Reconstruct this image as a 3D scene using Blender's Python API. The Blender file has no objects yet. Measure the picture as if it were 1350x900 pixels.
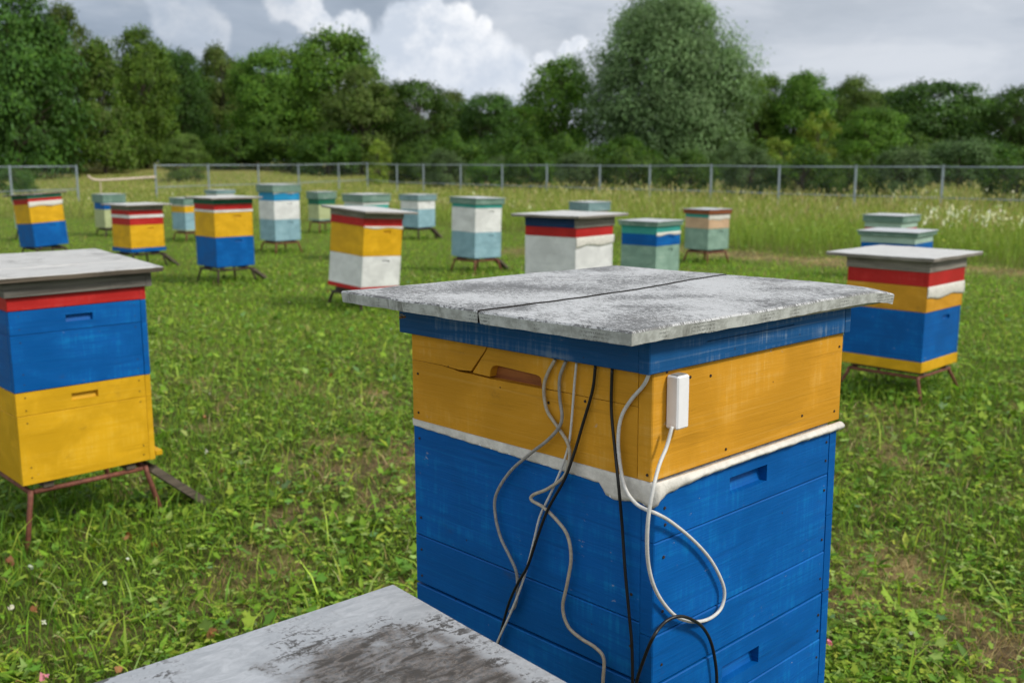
import bpy, math, random
import numpy as np
from mathutils import Vector, Matrix

# ------------------------------------------------------------------ camera, world, sun
scene = bpy.context.scene
COL = scene.collection
F_PX, CX, CY, CAM_H = 1312.0, 675.0, 450.0, 1.5          # photo pixels (1350 x 900)
PITCH = math.atan(237.0 / F_PX)
cam_data = bpy.data.cameras.new('camera')
cam = bpy.data.objects.new('camera', cam_data)
COL.objects.link(cam)
cam.location = (0, 0, CAM_H)
cam.rotation_euler = (math.pi / 2 - PITCH, 0, 0)
cam_data.sensor_width = 36.0
cam_data.lens = 36.0 * F_PX / 1350.0
cam_data.clip_start = 0.05
cam_data.clip_end = 2000.0
cam_data.dof.use_dof = True
cam_data.dof.focus_distance = 1.55
cam_data.dof.aperture_fstop = 6.4
scene.camera = cam

SUN_DIR = Vector((0.80, -0.36, 0.86)).normalized()        # towards the sun
sun_data = bpy.data.lights.new('sun', 'SUN')
sun_data.energy = 2.1
sun_data.angle = math.radians(10.0)
sun_data.color = (1.0, 0.94, 0.84)
sun = bpy.data.objects.new('sun', sun_data)
COL.objects.link(sun)
sun.rotation_euler = SUN_DIR.to_track_quat('Z', 'Y').to_euler()

scene.view_settings.view_transform = 'Standard'
scene.view_settings.look = 'None'
scene.view_settings.gamma = 1.0
scene.view_settings.use_curve_mapping = False
scene.view_settings.exposure = 0.5


def ray(px, py):
    x, y = (px - CX) / F_PX, (CY - py) / F_PX
    c, s = math.cos(PITCH), math.sin(PITCH)
    return np.array([x, c + y * s, -s + y * c])


def at_z(px, py, z):
    r = ray(px, py)
    return r * ((z - CAM_H) / r[2]) + np.array([0, 0, CAM_H])


def at_y(px, py, Y):
    r = ray(px, py)
    return r * (Y / r[1]) + np.array([0, 0, CAM_H])


# ------------------------------------------------------------------ node helpers
class NT:
    def __init__(self, tree):
        self.t = tree
        self.t.nodes.clear()

    def n(self, kind, props=None, **inp):
        nd = self.t.nodes.new(kind)
        for k, v in (props or {}).items():
            setattr(nd, k, v)
        for k, v in inp.items():
            key = int(k[1:]) if k[0] == 'i' and k[1:].isdigit() else k.replace('_', ' ')
            self.set(nd.inputs[key], v)
        return nd

    def set(self, sock, v):
        if hasattr(v, 'is_output'):
            self.t.links.new(v, sock)
        elif isinstance(v, bpy.types.Node):
            self.t.links.new(v.outputs[0], sock)
        else:
            sock.default_value = v

    def math(self, op, a, b=0.0, clamp=False):
        return self.n('ShaderNodeMath', {'operation': op, 'use_clamp': clamp}, i0=a, i1=b).outputs[0]

    def vmul(self, a, v):
        return self.n('ShaderNodeVectorMath', {'operation': 'MULTIPLY'}, i0=a, i1=v).outputs[0]

    def noise(self, vec, scale, detail=4.0, rough=0.55, dist=0.0):
        return self.n('ShaderNodeTexNoise', None, Vector=vec, Scale=scale, Detail=detail, Roughness=rough,
                      Distortion=dist).outputs[0]

    def ramp(self, f, a, b, lo=0.0, hi=1.0):
        return self.n('ShaderNodeMapRange', {'interpolation_type': 'SMOOTHSTEP'}, i0=f, i1=a, i2=b, i3=lo, i4=hi).outputs[0]

    def mix(self, f, a, b, blend='MIX'):
        nd = self.t.nodes.new('ShaderNodeMix')
        nd.data_type = 'RGBA'
        nd.blend_type = blend
        self.set(nd.inputs[0], f)
        self.set(nd.inputs[6], a)
        self.set(nd.inputs[7], b)
        return nd.outputs[2]

    def xyz(self, vec):
        return self.n('ShaderNodeSeparateXYZ', None, i0=vec).outputs

    def comb(self, x, y, z):
        return self.n('ShaderNodeCombineXYZ', None, i0=x, i1=y, i2=z).outputs[0]


def c4(c):
    return (c[0], c[1], c[2], 1.0)


# ------------------------------------------------------------------ sky: high grey cloud with cumulus, over a Nishita sky
world = bpy.data.worlds.new('World')
scene.world = world
world.use_nodes = True
w = NT(world.node_tree)
sky = w.n('ShaderNodeTexSky', {'sky_type': 'NISHITA', 'sun_disc': False,
                               'sun_elevation': math.asin(SUN_DIR.z),
                               'sun_rotation': math.atan2(SUN_DIR.x, SUN_DIR.y),
                               'dust_density': 1.5})
gen = w.n('ShaderNodeTexCoord').outputs['Generated']
dx, dy, dz = w.xyz(gen)
den = w.math('ADD', w.math('MAXIMUM', dz, 0.0), 0.22)
plane = w.comb(w.math('DIVIDE', dx, den), w.math('DIVIDE', dy, den), 0.0)
n1 = w.noise(plane, 1.1, 7, 0.55, 0.4)
n2 = w.noise(w.vmul(gen, (1, 1, 2.4)), 9.0, 6, 0.6, 0.3)
side = w.ramp(dx, -0.35, 0.45)
strat = w.mix(w.ramp(n1, 0.32, 0.68), (2.2, 2.8, 3.6, 1), (3.9, 4.5, 5.4, 1))
strat = w.mix(w.math('MULTIPLY', side, 0.6), strat, (6.0, 6.35, 6.9, 1))
strat = w.mix(w.math('MULTIPLY', w.ramp(n2, 0.52, 0.75), 0.3), strat, (7.4, 7.6, 8.0, 1))
n3 = w.noise(w.vmul(gen, (1, 1, 3.2)), 4.2, 7, 0.58, 0.5)
strat = w.mix(w.math('MULTIPLY', w.ramp(n3, 0.46, 0.66), 0.5), strat, (7.0, 7.3, 7.8, 1))
strat = w.mix(w.math('MULTIPLY', w.ramp(n3, 0.46, 0.30), 0.45), strat, (3.4, 3.95, 4.75, 1))
cover = w.ramp(n1, 0.12, 0.30, 0.75, 1.0)
base = w.mix(cover, sky.outputs[0], strat)
# the cumulus heads: puffs of cloud lying in given directions, their edges broken up by noise
puffs = [(545, 52, 44), (588, 66, 46), (640, 86, 42), (678, 98, 30), (508, 88, 44), (466, 40, 24), (440, 60, 26),
         (560, 118, 56), (625, 125, 48), (700, 116, 22), (634, 36, 15), (470, 100, 50), (530, 24, 18),
         (238, 20, 36), (272, 44, 30), (222, -4, 24), (402, 12, 26), (375, 2, 26), (420, 32, 18),
         (748, 66, 12), (765, 56, 13), (720, 84, 14),
         (600, 30, 26), (570, 20, 24), (-90, 60, 60), (-160, 100, 80), (1560, 110, 70)]
wob = w.n('ShaderNodeTexNoise', None, Vector=gen, Scale=30.0, Detail=7.0, Roughness=0.62)
wob = w.vmul(w.n('ShaderNodeVectorMath', {'operation': 'SUBTRACT'}, i0=wob.outputs['Color'], i1=(0.5, 0.5, 0.5)).outputs[0],
             (0.024, 0.024, 0.024))
gw = w.n('ShaderNodeVectorMath', {'operation': 'ADD'}, i0=gen, i1=wob).outputs[0]
acc = None
for px, py, r in puffs:
    d = Vector(ray(px, py)).normalized()
    dist = w.n('ShaderNodeVectorMath', {'operation': 'DISTANCE'}, i0=gw, i1=tuple(d)).outputs['Value']
    v = w.math('SUBTRACT', 1.0, w.math('DIVIDE', dist, r / F_PX * 1.05))
    acc = v if acc is None else w.n('ShaderNodeMath', {'operation': 'SMOOTH_MAX'}, i0=acc, i1=v, i2=0.25).outputs[0]
acc = w.math('ADD', acc, w.math('MULTIPLY', w.math('SUBTRACT', w.noise(gen, 70.0, 6, 0.62), 0.5), 0.55))
# cumulus added out of view, at the sides, behind and overhead, to fill shaded faces
nfar = w.noise(w.vmul(gen, (1, 1, 1.8)), 5.0, 7, 0.6, 0.2)
behind = w.ramp(dy, 0.70, 0.40)
low = w.ramp(dz, 1.3, 0.9)
far = w.math('MULTIPLY', w.ramp(nfar, 0.44, 0.56), w.math('MULTIPLY', behind, low))
edge = w.ramp(acc, -0.10, 0.26)
body = w.ramp(acc, 0.0, 0.75)
mask = w.math('MAXIMUM', edge, far)
shade = w.noise(w.vmul(gw, (1, 1, 1.3)), 14.0, 5, 0.6)
elev = w.ramp(dz, 0.055, 0.15)
shade = w.math('ADD', w.math('MULTIPLY', shade, 0.7), w.math('MULTIPLY', w.noise(gen, 44.0, 6, 0.65), 0.3))
cumc = w.mix(w.ramp(shade, 0.38, 0.60), (5.6, 6.2, 7.1, 1), (9.1, 9.2, 9.4, 1))
cumc = w.mix(w.math('MULTIPLY', w.math('SUBTRACT', 1.0, elev), 0.6), cumc, (5.6, 6.2, 7.2, 1))
leftsoft = w.math('MAXIMUM', w.ramp(dx, -0.24, -0.16, 0.38, 0.95), far)
cumc = w.mix(w.math('MULTIPLY', far, 0.75), cumc, (12.5, 12.5, 12.6, 1))          # unseen cloud made brighter than the visible cumulus, as fill light
total = w.mix(w.math('MULTIPLY', mask, leftsoft), base, cumc)
bg = w.n('ShaderNodeBackground', None, Color=total, Strength=0.08)
w.n('ShaderNodeOutputWorld', None, Surface=bg)


# ------------------------------------------------------------------ mesh helpers
def link(o, parent=None):
    COL.objects.link(o)
    if parent is not None:
        o.parent = parent
    return o


def tag(o, label=None, cat=None, group=None, kind=None):
    if label:
        o['label'] = label
    if cat:
        o['category'] = cat
    if group:
        o['group'] = group
    if kind:
        o['kind'] = kind
    return o


def empty(name, loc=(0, 0, 0), rz=0.0):
    o = bpy.data.objects.new(name, None)
    o.empty_display_size = 0.1
    o.location = loc
    o.rotation_euler = (0, 0, rz)
    return link(o)


def mesh_np(name, v, tri, col=None, smooth=False):
    v = np.asarray(v, dtype=np.float32).reshape(-1, 3)
    tri = np.asarray(tri, dtype=np.int32).reshape(-1, 3)
    me = bpy.data.meshes.new(name)
    me.vertices.add(len(v))
    me.vertices.foreach_set('co', v.ravel())
    me.loops.add(tri.size)
    me.loops.foreach_set('vertex_index', tri.ravel())
    me.polygons.add(len(tri))
    me.polygons.foreach_set('loop_start', np.arange(0, tri.size, 3, dtype=np.int32))
    try:
        me.polygons.foreach_set('loop_total', np.full(len(tri), 3, dtype=np.int32))
    except Exception:
        pass
    if smooth:
        me.polygons.foreach_set('use_smooth', np.ones(len(tri), dtype=bool))
    me.update(calc_edges=True)
    if col is not None:
        a = me.color_attributes.new('Col', 'FLOAT_COLOR', 'POINT')
        c = np.ones((len(v), 4), dtype=np.float32)
        c[:, :3] = np.asarray(col, dtype=np.float32).reshape(-1, 3)
        a.data.foreach_set('color', c.ravel())
    return me


class MB:
    """collects shapes that belong to ONE part"""

    def __init__(self):
        self.v, self.f, self.m = [], [], []

    def add(self, vs, fs, mi=0):
        b = len(self.v)
        self.v += [tuple(p) for p in vs]
        self.f += [tuple(b + i for i in f) for f in fs]
        self.m += [mi] * len(fs)

    def box(self, lo, hi, c=0.0, mi=0):
        x0, y0, z0 = lo
        x1, y1, z1 = hi
        if c <= 0:
            vs = [(x, y, z) for z in (z0, z1) for y in (y0, y1) for x in (x0, x1)]
            self.add(vs, [(0, 2, 3, 1), (4, 5, 7, 6), (0, 1, 5, 4), (2, 6, 7, 3), (0, 4, 6, 2), (1, 3, 7, 5)], mi)
            return
        # chamfered on all twelve edges
        vs, idx = [], {}
        for sx in (0, 1):
            for sy in (0, 1):
                for sz in (0, 1):
                    X, Y, Z = (x0, x1)[sx], (y0, y1)[sy], (z0, z1)[sz]
                    ix, iy, iz = (c, -c)[sx], (c, -c)[sy], (c, -c)[sz]
                    for ax, p in enumerate(((X, Y + iy, Z + iz), (X + ix, Y, Z + iz), (X + ix, Y + iy, Z))):
                        idx[(sx, sy, sz, ax)] = len(vs)
                        vs.append(p)
        g = lambda a, b, c_, ax: idx[(a, b, c_, ax)]
        fs = [(g(0, 0, 0, 0), g(0, 0, 1, 0), g(0, 1, 1, 0), g(0, 1, 0, 0)), (g(1, 0, 0, 0), g(1, 1, 0, 0), g(1, 1, 1, 0), g(1, 0, 1, 0)),
              (g(0, 0, 0, 1), g(1, 0, 0, 1), g(1, 0, 1, 1), g(0, 0, 1, 1)), (g(0, 1, 0, 1), g(0, 1, 1, 1), g(1, 1, 1, 1), g(1, 1, 0, 1)),
              (g(0, 0, 0, 2), g(0, 1, 0, 2), g(1, 1, 0, 2), g(1, 0, 0, 2)), (g(0, 0, 1, 2), g(1, 0, 1, 2), g(1, 1, 1, 2), g(0, 1, 1, 2))]
        for s in (0, 1):
            for t in (0, 1):
                fs.append((g(0, s, t, 1), g(1, s, t, 1), g(1, s, t, 2), g(0, s, t, 2)))
                fs.append((g(s, 0, t, 0), g(s, 1, t, 0), g(s, 1, t, 2), g(s, 0, t, 2)))
                fs.append((g(s, t, 0, 0), g(s, t, 1, 0), g(s, t, 1, 1), g(s, t, 0, 1)))
        for a in (0, 1):
            for b in (0, 1):
                for d in (0, 1):
                    fs.append((g(a, b, d, 0), g(a, b, d, 1), g(a, b, d, 2)))
        self.add(vs, fs, mi)

    def tube(self, pts, rad, sides=6, mi=0, closed_ends=True):
        pts = [Vector(p) for p in pts]
        n = len(pts)
        rad = rad if hasattr(rad, '__len__') else [rad] * n
        rings, up = [], None
        for i, p in enumerate(pts):
            t = (pts[min(i + 1, n - 1)] - pts[max(i - 1, 0)]).normalized()
            if up is None:
                up = Vector((0, 0, 1)) if abs(t.z) < 0.9 else Vector((1, 0, 0))
            up = (up - t * up.dot(t)).normalized()
            b = t.cross(up)
            rings.append([p + (up * math.cos(2 * math.pi * k / sides) + b * math.sin(2 * math.pi * k / sides)) * rad[i] for k in range(sides)])
        vs = [q for r in rings for q in r]
        fs = []
        for i in range(n - 1):
            for k in range(sides):
                k2 = (k + 1) % sides
                fs.append((i * sides + k, i * sides + k2, (i + 1) * sides + k2, (i + 1) * sides + k))
        if closed_ends:
            fs.append(tuple(range(sides))[::-1])
            fs.append(tuple((n - 1) * sides + k for k in range(sides)))
        self.add(vs, fs, mi)

    # a board lying in a plane given by map(u, v, w): outward is +w; optional hand slot cut into it
    def board(self, mp, u0, u1, v0, v1, t=0.024, c=0.0015, slot=None, w0=0.0, mi=0):
        us, vs_ = [u0 + c, u1 - c], [v0 + c, v1 - c]
        if slot:
            us = [u0 + c, slot[0], slot[1], u1 - c]
            vs_ = [v0 + c, slot[2], slot[3], v1 - c]
        P, idx = [], {}
        for j, vv in enumerate(vs_):
            for i, uu in enumerate(us):
                idx[(i, j)] = len(P)
                P.append(mp(uu, vv, w0))
        Fs = []
        nu, nv = len(us), len(vs_)
        for j in range(nv - 1):
            for i in range(nu - 1):
                if slot and i == 1 and j == 1:
                    continue
                Fs.append((idx[(i, j)], idx[(i + 1, j)], idx[(i + 1, j + 1)], idx[(i, j + 1)]))
        if slot:
            d = slot[4]
            b = [len(P) + k for k in range(4)]
            P += [mp(slot[0], slot[2], w0 - d * 0.55), mp(slot[1], slot[2], w0 - d * 0.55), mp(slot[1], slot[3], w0 - d), mp(slot[0], slot[3], w0 - d)]
            r = [idx[(1, 1)], idx[(2, 1)], idx[(2, 2)], idx[(1, 2)]]
            Fs.append(tuple(b))
            for k in range(4):
                k2 = (k + 1) % 4
                Fs.append((r[k], r[k2], b[k2], b[k]))
        # chamfer ring, sides, back
        o = [len(P) + k for k in range(4)]
        P += [mp(u0, v0, w0 - c), mp(u1, v0, w0 - c), mp(u1, v1, w0 - c), mp(u0, v1, w0 - c)]
        bk = [len(P) + k for k in range(4)]
        P += [mp(u0, v0, w0 - t), mp(u1, v0, w0 - t), mp(u1, v1, w0 - t), mp(u0, v1, w0 - t)]
        bot = [idx[(i, 0)] for i in range(nu)]
        top = [idx[(i, nv - 1)] for i in range(nu)]
        lef = [idx[(0, j)] for j in range(nv)]
        rig = [idx[(nu - 1, j)] for j in range(nv)]
        Fs.append(tuple([o[0], o[1]] + bot[::-1]))
        Fs.append(tuple([o[1], o[2]] + rig[::-1]))
        Fs.append(tuple([o[2], o[3]] + top))
        Fs.append(tuple([o[3], o[0]] + lef))
        for k in range(4):
            k2 = (k + 1) % 4
            Fs.append((bk[k], bk[k2], o[k2], o[k]))
        Fs.append(tuple(bk[::-1]))
        self.add(P, Fs, mi)

    def prism(self, mp, poly, t=0.024, w0=0.0, mi=0):
        n = len(poly)
        P = [mp(u, v, w0) for u, v in poly] + [mp(u, v, w0 - t) for u, v in poly]
        Fs = [tuple(range(n)), tuple(range(2 * n - 1, n - 1, -1))]
        for k in range(n):
            k2 = (k + 1) % n
            Fs.append((k, n + k, n + k2, k2))
        self.add(P, Fs, mi)

    def build(self, name, mats, parent=None, smooth=False):
        me = bpy.data.meshes.new(name)
        me.from_pydata([tuple(p) for p in self.v], [], self.f)
        mats = mats if isinstance(mats, (list, tuple)) else [mats]
        for m in mats:
            me.materials.append(m)
        if len(mats) > 1:
            me.polygons.foreach_set('material_index', self.m)
        if smooth:
            me.polygons.foreach_set('use_smooth', [True] * len(me.polygons))
        me.validate()
        me.update()
        return link(bpy.data.objects.new(name, me), parent)


def face_map(face, a, b, ox=0.0, oy=0.0, oz=0.0):
    if face == '-Y':
        return lambda u, v, w_: (ox + u, oy - b / 2 - w_, oz + v)
    if face == '+X':
        return lambda u, v, w_: (ox + a / 2 + w_, oy + u, oz + v)
    if face == '+Y':
        return lambda u, v, w_: (ox - u, oy + b / 2 + w_, oz + v)
    return lambda u, v, w_: (ox - a / 2 - w_, oy - u, oz + v)


def smooth_path(pts, k=8):
    P = [np.array(p, float) for p in pts]
    P = [2 * P[0] - P[1]] + P + [2 * P[-1] - P[-2]]
    out = []
    for i in range(1, len(P) - 2):
        for s in range(k):
            t = s / k
            out.append(0.5 * ((2 * P[i]) + (-P[i - 1] + P[i + 1]) * t + (2 * P[i - 1] - 5 * P[i] + 4 * P[i + 1] - P[i + 2]) * t * t
                              + (-P[i - 1] + 3 * P[i] - 3 * P[i + 1] + P[i + 2]) * t ** 3))
    out.append(P[-2])
    return out


# ------------------------------------------------------------------ value noise for scattering
_rs = np.random.RandomState(7)
_tab = _rs.rand(256, 256)


def vnoise(x, y, s, seed=0):
    x = np.asarray(x) * s + 37.3 * seed
    y = np.asarray(y) * s + 11.7 * seed
    ix, iy = np.floor(x).astype(int), np.floor(y).astype(int)
    fx, fy = x - ix, y - iy
    fx, fy = fx * fx * (3 - 2 * fx), fy * fy * (3 - 2 * fy)
    g = lambda i, j: _tab[i % 256, j % 256]
    return (g(ix, iy) * (1 - fx) + g(ix + 1, iy) * fx) * (1 - fy) + (g(ix, iy + 1) * (1 - fx) + g(ix + 1, iy + 1) * fx) * fy


def fbm(x, y, s, seed=0):
    return (vnoise(x, y, s, seed) * 0.5 + vnoise(x, y, s * 2.1, seed + 1) * 0.3 + vnoise(x, y, s * 4.3, seed + 2) * 0.2)


def sstep(a, b, x):
    t = np.clip((np.asarray(x, float) - a) / (b - a), 0, 1)
    return t * t * (3 - 2 * t)


def ground_z(x, y):
    x, y = np.asarray(x, float), np.asarray(y, float)
    rise = 1.25 * sstep(50, 88, y) * sstep(2, -22, x)
    drop = -0.045 * sstep(4.5, 11, y) - 0.05 * sstep(12, 25, y)
    return rise + drop + (fbm(x, y, 0.9, 3) - 0.5) * 0.05 * sstep(0.5, 3, np.hypot(x, y))


MOW_X = [-60, -16, -8, -2.5, 0, 2.5, 4.1, 7.5, 9.5, 14, 60]
MOW_Y = [30, 28.5, 27.5, 25.5, 22.5, 19.3, 17.4, 14.6, 13.8, 13.2, 13.0]


def past_mow(x, y):                     # > 0 in the uncut meadow, metres past the mown edge
    x = np.asarray(x, float)
    return np.asarray(y, float) - np.interp(x, MOW_X, MOW_Y) + (fbm(x, y, 0.8, 9) - 0.5) * 1.6


def dryness(x, y):
    x, y = np.asarray(x, float), np.asarray(y, float)
    d = sstep(0.54, 0.74, fbm(x, y, 0.75, 21)) * 0.35 + sstep(0.53, 0.70, fbm(x, y, 2.4, 31)) * 0.6
    d = d * (1 - 0.68 * sstep(4.5, 9.0, np.hypot(x, y))) * (1 - 0.6 * sstep(0.0, -0.8, x) * sstep(4.2, 3.2, y))
    strip = np.exp(-((past_mow(x, y) + 0.95) / 1.05) ** 2) * sstep(1.5, 3.5, x) * 1.15 * (0.55 + 0.8 * fbm(x, y, 0.9, 41))
    spot = np.exp(-((x - 0.1) ** 2 + (y - 17.6) ** 2) / 0.8) * 0.9
    for sx_, sy_, ss_, am_ in ((1.42, 3.58, 0.035, 1.1), (1.16, 3.20, 0.03, 0.8), (1.50, 3.02, 0.05, 0.9), (1.75, 4.1, 0.05, 0.6), (-0.90, 3.55, 0.03, 0.8), (-0.30, 5.1, 0.12, 0.7), (-0.25, 4.2, 0.05, 0.8),
                               (-0.72, 4.6, 0.06, 0.6), (-1.0, 6.4, 0.2, 0.5), (1.9, 5.0, 0.1, 0.5), (-0.45, 3.35, 0.02, 0.8)):
        spot = spot + np.exp(-((x - sx_) ** 2 + ((y - sy_) * 0.8) ** 2) / ss_) * am_ * 0.8 * (0.2 + 1.4 * vnoise(x, y, 7.0, 5))
    return np.clip(d + strip + spot, 0, 1.2)


# ------------------------------------------------------------------ materials
MATS = {}


def mat_new(name):
    m = bpy.data.materials.new(name)
    m.use_nodes = True
    nt = NT(m.node_tree)
    MATS[name] = m
    return m, nt


def finish(nt, color, rough=0.55, bump=None, bump_d=0.002, metal=0.0, spec=0.4, bump_s=0.6):
    kw = dict(Base_Color=color, Roughness=rough, Metallic=metal)
    p = nt.n('ShaderNodeBsdfPrincipled', None, **kw)
    nt.set(p.inputs['Specular IOR Level'], spec)
    if bump is not None:
        b = nt.n('ShaderNodeBump', None, Height=bump, Strength=bump_s, Distance=bump_d)
        nt.set(p.inputs['Normal'], b)
    nt.n('ShaderNodeOutputMaterial', None, Surface=p)
    return p


def board_coord(nt):
    tc = nt.n('ShaderNodeTexCoord').outputs['Object']
    x, y, z = nt.xyz(tc)
    rnd = nt.n('ShaderNodeObjectInfo').outputs['Random']
    h = nt.math('ADD', x, y)
    return nt.comb(h, nt.math('MULTIPLY', rnd, 17.0), z), rnd


def paint(name, col, wear=0.25, pale=None, dirt=0.35, rough=0.5):
    """brushed paint on planed boards: grain runs level, thin where it has weathered, rubbed dirt"""
    m, nt = mat_new(name)
    vec, rnd = board_coord(nt)
    grain = nt.noise(nt.vmul(vec, (3.0, 1, 62)), 1.0, 6, 0.62, 0.6)
    fine = nt.noise(nt.vmul(vec, (14.0, 1, 320)), 1.0, 3, 0.6)
    tone = nt.noise(nt.vmul(vec, (5, 1, 7)), 1.0, 4, 0.6, 0.5)
    drip = nt.noise(nt.vmul(vec, (120, 1, 9)), 1.0, 4, 0.6)
    col = tuple(k * 0.9 for k in col)
    pale = pale or tuple(min(0.85, c * 0.75 + 0.16) for c in col)
    dark = tuple(c * 0.52 for c in col)
    c = nt.mix(nt.ramp(tone, 0.32, 0.72), c4(tuple(k * 0.86 for k in col)), c4(tuple(min(.9, k * 1.1) for k in col)))
    c = nt.mix(nt.math('MULTIPLY', nt.ramp(grain, 0.46, 0.24), 0.75 * dirt + 0.2), c, c4(dark))
    brush = nt.noise(nt.vmul(vec, (1.2, 1, 240)), 1.0, 2, 0.5)
    c = nt.mix(nt.math('MULTIPLY', nt.ramp(brush, 0.58, 0.78), 0.16), c, c4(pale))
    thin = nt.math('MULTIPLY', nt.ramp(nt.math('ADD', nt.math('MULTIPLY', grain, 0.55), nt.math('MULTIPLY', drip, 0.5)), 0.50, 0.68),
                   nt.ramp(tone, 0.40, 0.66))
    c = nt.mix(nt.math('MULTIPLY', thin, wear), c, c4(pale))
    grime = nt.noise(nt.vmul(vec, (9, 1, 14)), 1.0, 8, 0.72)
    c = nt.mix(nt.math('MULTIPLY', nt.ramp(grime, 0.60, 0.78), dirt), c, (0.05, 0.04, 0.03, 1))
    vor = nt.n('ShaderNodeTexVoronoi', None, Vector=nt.vmul(vec, (26, 1, 26)), Scale=1.0)
    pin = nt.math('MULTIPLY', nt.ramp(vor.outputs['Distance'], 0.055, 0.03), nt.ramp(grime, 0.45, 0.55))
    chip = nt.noise(nt.vmul(vec, (38, 1, 70)), 1.0, 6, 0.7)
    c = nt.mix(nt.math('MULTIPLY', nt.ramp(chip, 0.665, 0.70), nt.math('MULTIPLY', nt.ramp(tone, 0.45, 0.6), min(1.0, wear * 1.6))), c, (0.42, 0.38, 0.32, 1))
    c = nt.mix(nt.math('MULTIPLY', pin, 0.8), c, (0.03, 0.02, 0.015, 1))
    hgt = nt.math('ADD', nt.math('MULTIPLY', grain, 0.7), nt.math('MULTIPLY', fine, 0.3))
    finish(nt, c, nt.ramp(tone, 0.3, 0.7, rough - 0.05, rough + 0.15), hgt, 0.0022, 0.0, 0.16)
    return m


def raw_wood(name, col, dark, rough=0.8):
    m, nt = mat_new(name)
    vec, rnd = board_coord(nt)
    grain = nt.noise(nt.vmul(vec, (2.5, 1, 90)), 1.0, 7, 0.68, 0.8)
    tone = nt.noise(nt.vmul(vec, (6, 1, 11)), 1.0, 5, 0.65, 0.4)
    c = nt.mix(nt.ramp(grain, 0.3, 0.68), c4(dark), c4(col))
    c = nt.mix(nt.math('MULTIPLY', nt.ramp(tone, 0.5, 0.72), 0.55), c, c4(tuple(k * 0.5 for k in dark)))
    finish(nt, c, rough, grain, 0.004)
    return m


def lid_top(name, col, dark, amt=0.8, sx=60, sy=16, lo=0.47, hi=0.60, metal=0.0, rough=0.6, warm=(0.16, 0.13, 0.10)):
    """weathered top sheet: pale coat, flaked and lichen-blackened in streaks"""
    m, nt = mat_new(name)
    tc = nt.n('ShaderNodeTexCoord').outputs['Object']
    rnd = nt.n('ShaderNodeObjectInfo').outputs['Random']
    x, y, z = nt.xyz(tc)
    vec = nt.comb(nt.math('ADD', x, nt.math('MULTIPLY', rnd, 9.0)), y, 0.0)
    big = nt.noise(vec, 5.0, 4, 0.6, 0.3)
    mid = nt.noise(nt.vmul(vec, (sx, sy, 1)), 1.0, 7, 0.74, 1.2)
    fine = nt.noise(nt.vmul(vec, (sx * 3.2, sy * 3.2, 1)), 1.0, 5, 0.7, 0.8)
    f = nt.math('ADD', nt.math('MULTIPLY', mid, 0.62), nt.math('MULTIPLY', fine, 0.38))
    k = nt.math('ADD', f, nt.math('MULTIPLY', nt.math('SUBTRACT', big, 0.5), 0.42))
    flake = nt.ramp(k, lo, hi)
    c = nt.mix(nt.ramp(big, 0.3, 0.7), c4(tuple(q * 0.86 for q in col)), c4(col))
    c = nt.mix(nt.math('MULTIPLY', flake, amt), c, c4(dark))
    c = nt.mix(nt.math('MULTIPLY', nt.ramp(nt.noise(vec, 9.0, 5, 0.65), 0.55, 0.75), 0.25), c, c4(warm))
    finish(nt, c, rough, f, 0.0015, metal, bump_s=0.4)
    return m


def flat(name, col, rough=0.6, var=0.2, scale=30.0, bump=0.001, metal=0.0, spec=0.4):
    m, nt = mat_new(name)
    tc = nt.n('ShaderNodeTexCoord').outputs['Object']
    n = nt.noise(tc, scale, 5, 0.65)
    c = nt.mix(nt.ramp(n, 0.3, 0.7), c4(tuple(k * (1 - var) for k in col)), c4(tuple(min(0.9, k * (1 + var * 0.6)) for k in col)))
    finish(nt, c, rough, n, bump, metal, spec)
    return m


BLUE = paint('paint_blue', (0.0, 0.105, 0.395), 0.45, (0.004, 0.24, 0.56), 0.38)
BLUE2 = paint('paint_blue_dull', (0.008, 0.092, 0.27), 0.5, (0.40, 0.47, 0.50), 0.35)
YEL = paint('paint_yellow', (0.72, 0.40, 0.012), 0.25, (0.80, 0.55, 0.10), 0.22)
ORA = paint('paint_orange', (0.66, 0.315, 0.022), 0.4, (0.74, 0.47, 0.14), 0.42)
RED = paint('paint_red', (0.50, 0.022, 0.020), 0.15, None, 0.2)
WHI = paint('paint_white', (0.76, 0.77, 0.77), 0.3, (0.80, 0.80, 0.79), 0.42)
LBL = paint('paint_pale_blue', (0.26, 0.44, 0.52), 0.5, (0.5, 0.62, 0.66), 0.4)
SKYB = paint('paint_sky_blue', (0.02, 0.28, 0.55), 0.2, None, 0.2)
GRN = paint('paint_sage_green', (0.24, 0.38, 0.31), 0.6, (0.5, 0.58, 0.5), 0.45)
MINT = paint('paint_mint', (0.40, 0.55, 0.47), 0.4, None, 0.35)
TEAL = paint('paint_teal', (0.05, 0.36, 0.32), 0.3, None, 0.25)
DGRN = paint('paint_dark_green', (0.015, 0.14, 0.085), 0.25, None, 0.3)
KHA = paint('paint_khaki_green', (0.45, 0.50, 0.27), 0.4, None, 0.35)
PEA = paint('paint_peach', (0.62, 0.42, 0.27), 0.4, None, 0.3)
LAV = paint('paint_lavender', (0.46, 0.43, 0.62), 0.3, None, 0.2)
NAVY = paint('paint_navy', (0.006, 0.035, 0.12), 0.2, None, 0.3)
RUST = paint('paint_rust_brown', (0.26, 0.085, 0.035), 0.3, None, 0.5)
ROOFG = paint('paint_roof_green', (0.16, 0.27, 0.22), 0.7, (0.45, 0.5, 0.47), 0.5)
ROOFB = paint('paint_roof_blue_green', (0.20, 0.32, 0.34), 0.7, (0.45, 0.52, 0.53), 0.5)
GREYW = raw_wood('weathered_grey_wood', (0.30, 0.275, 0.24), (0.12, 0.105, 0.09))
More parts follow.
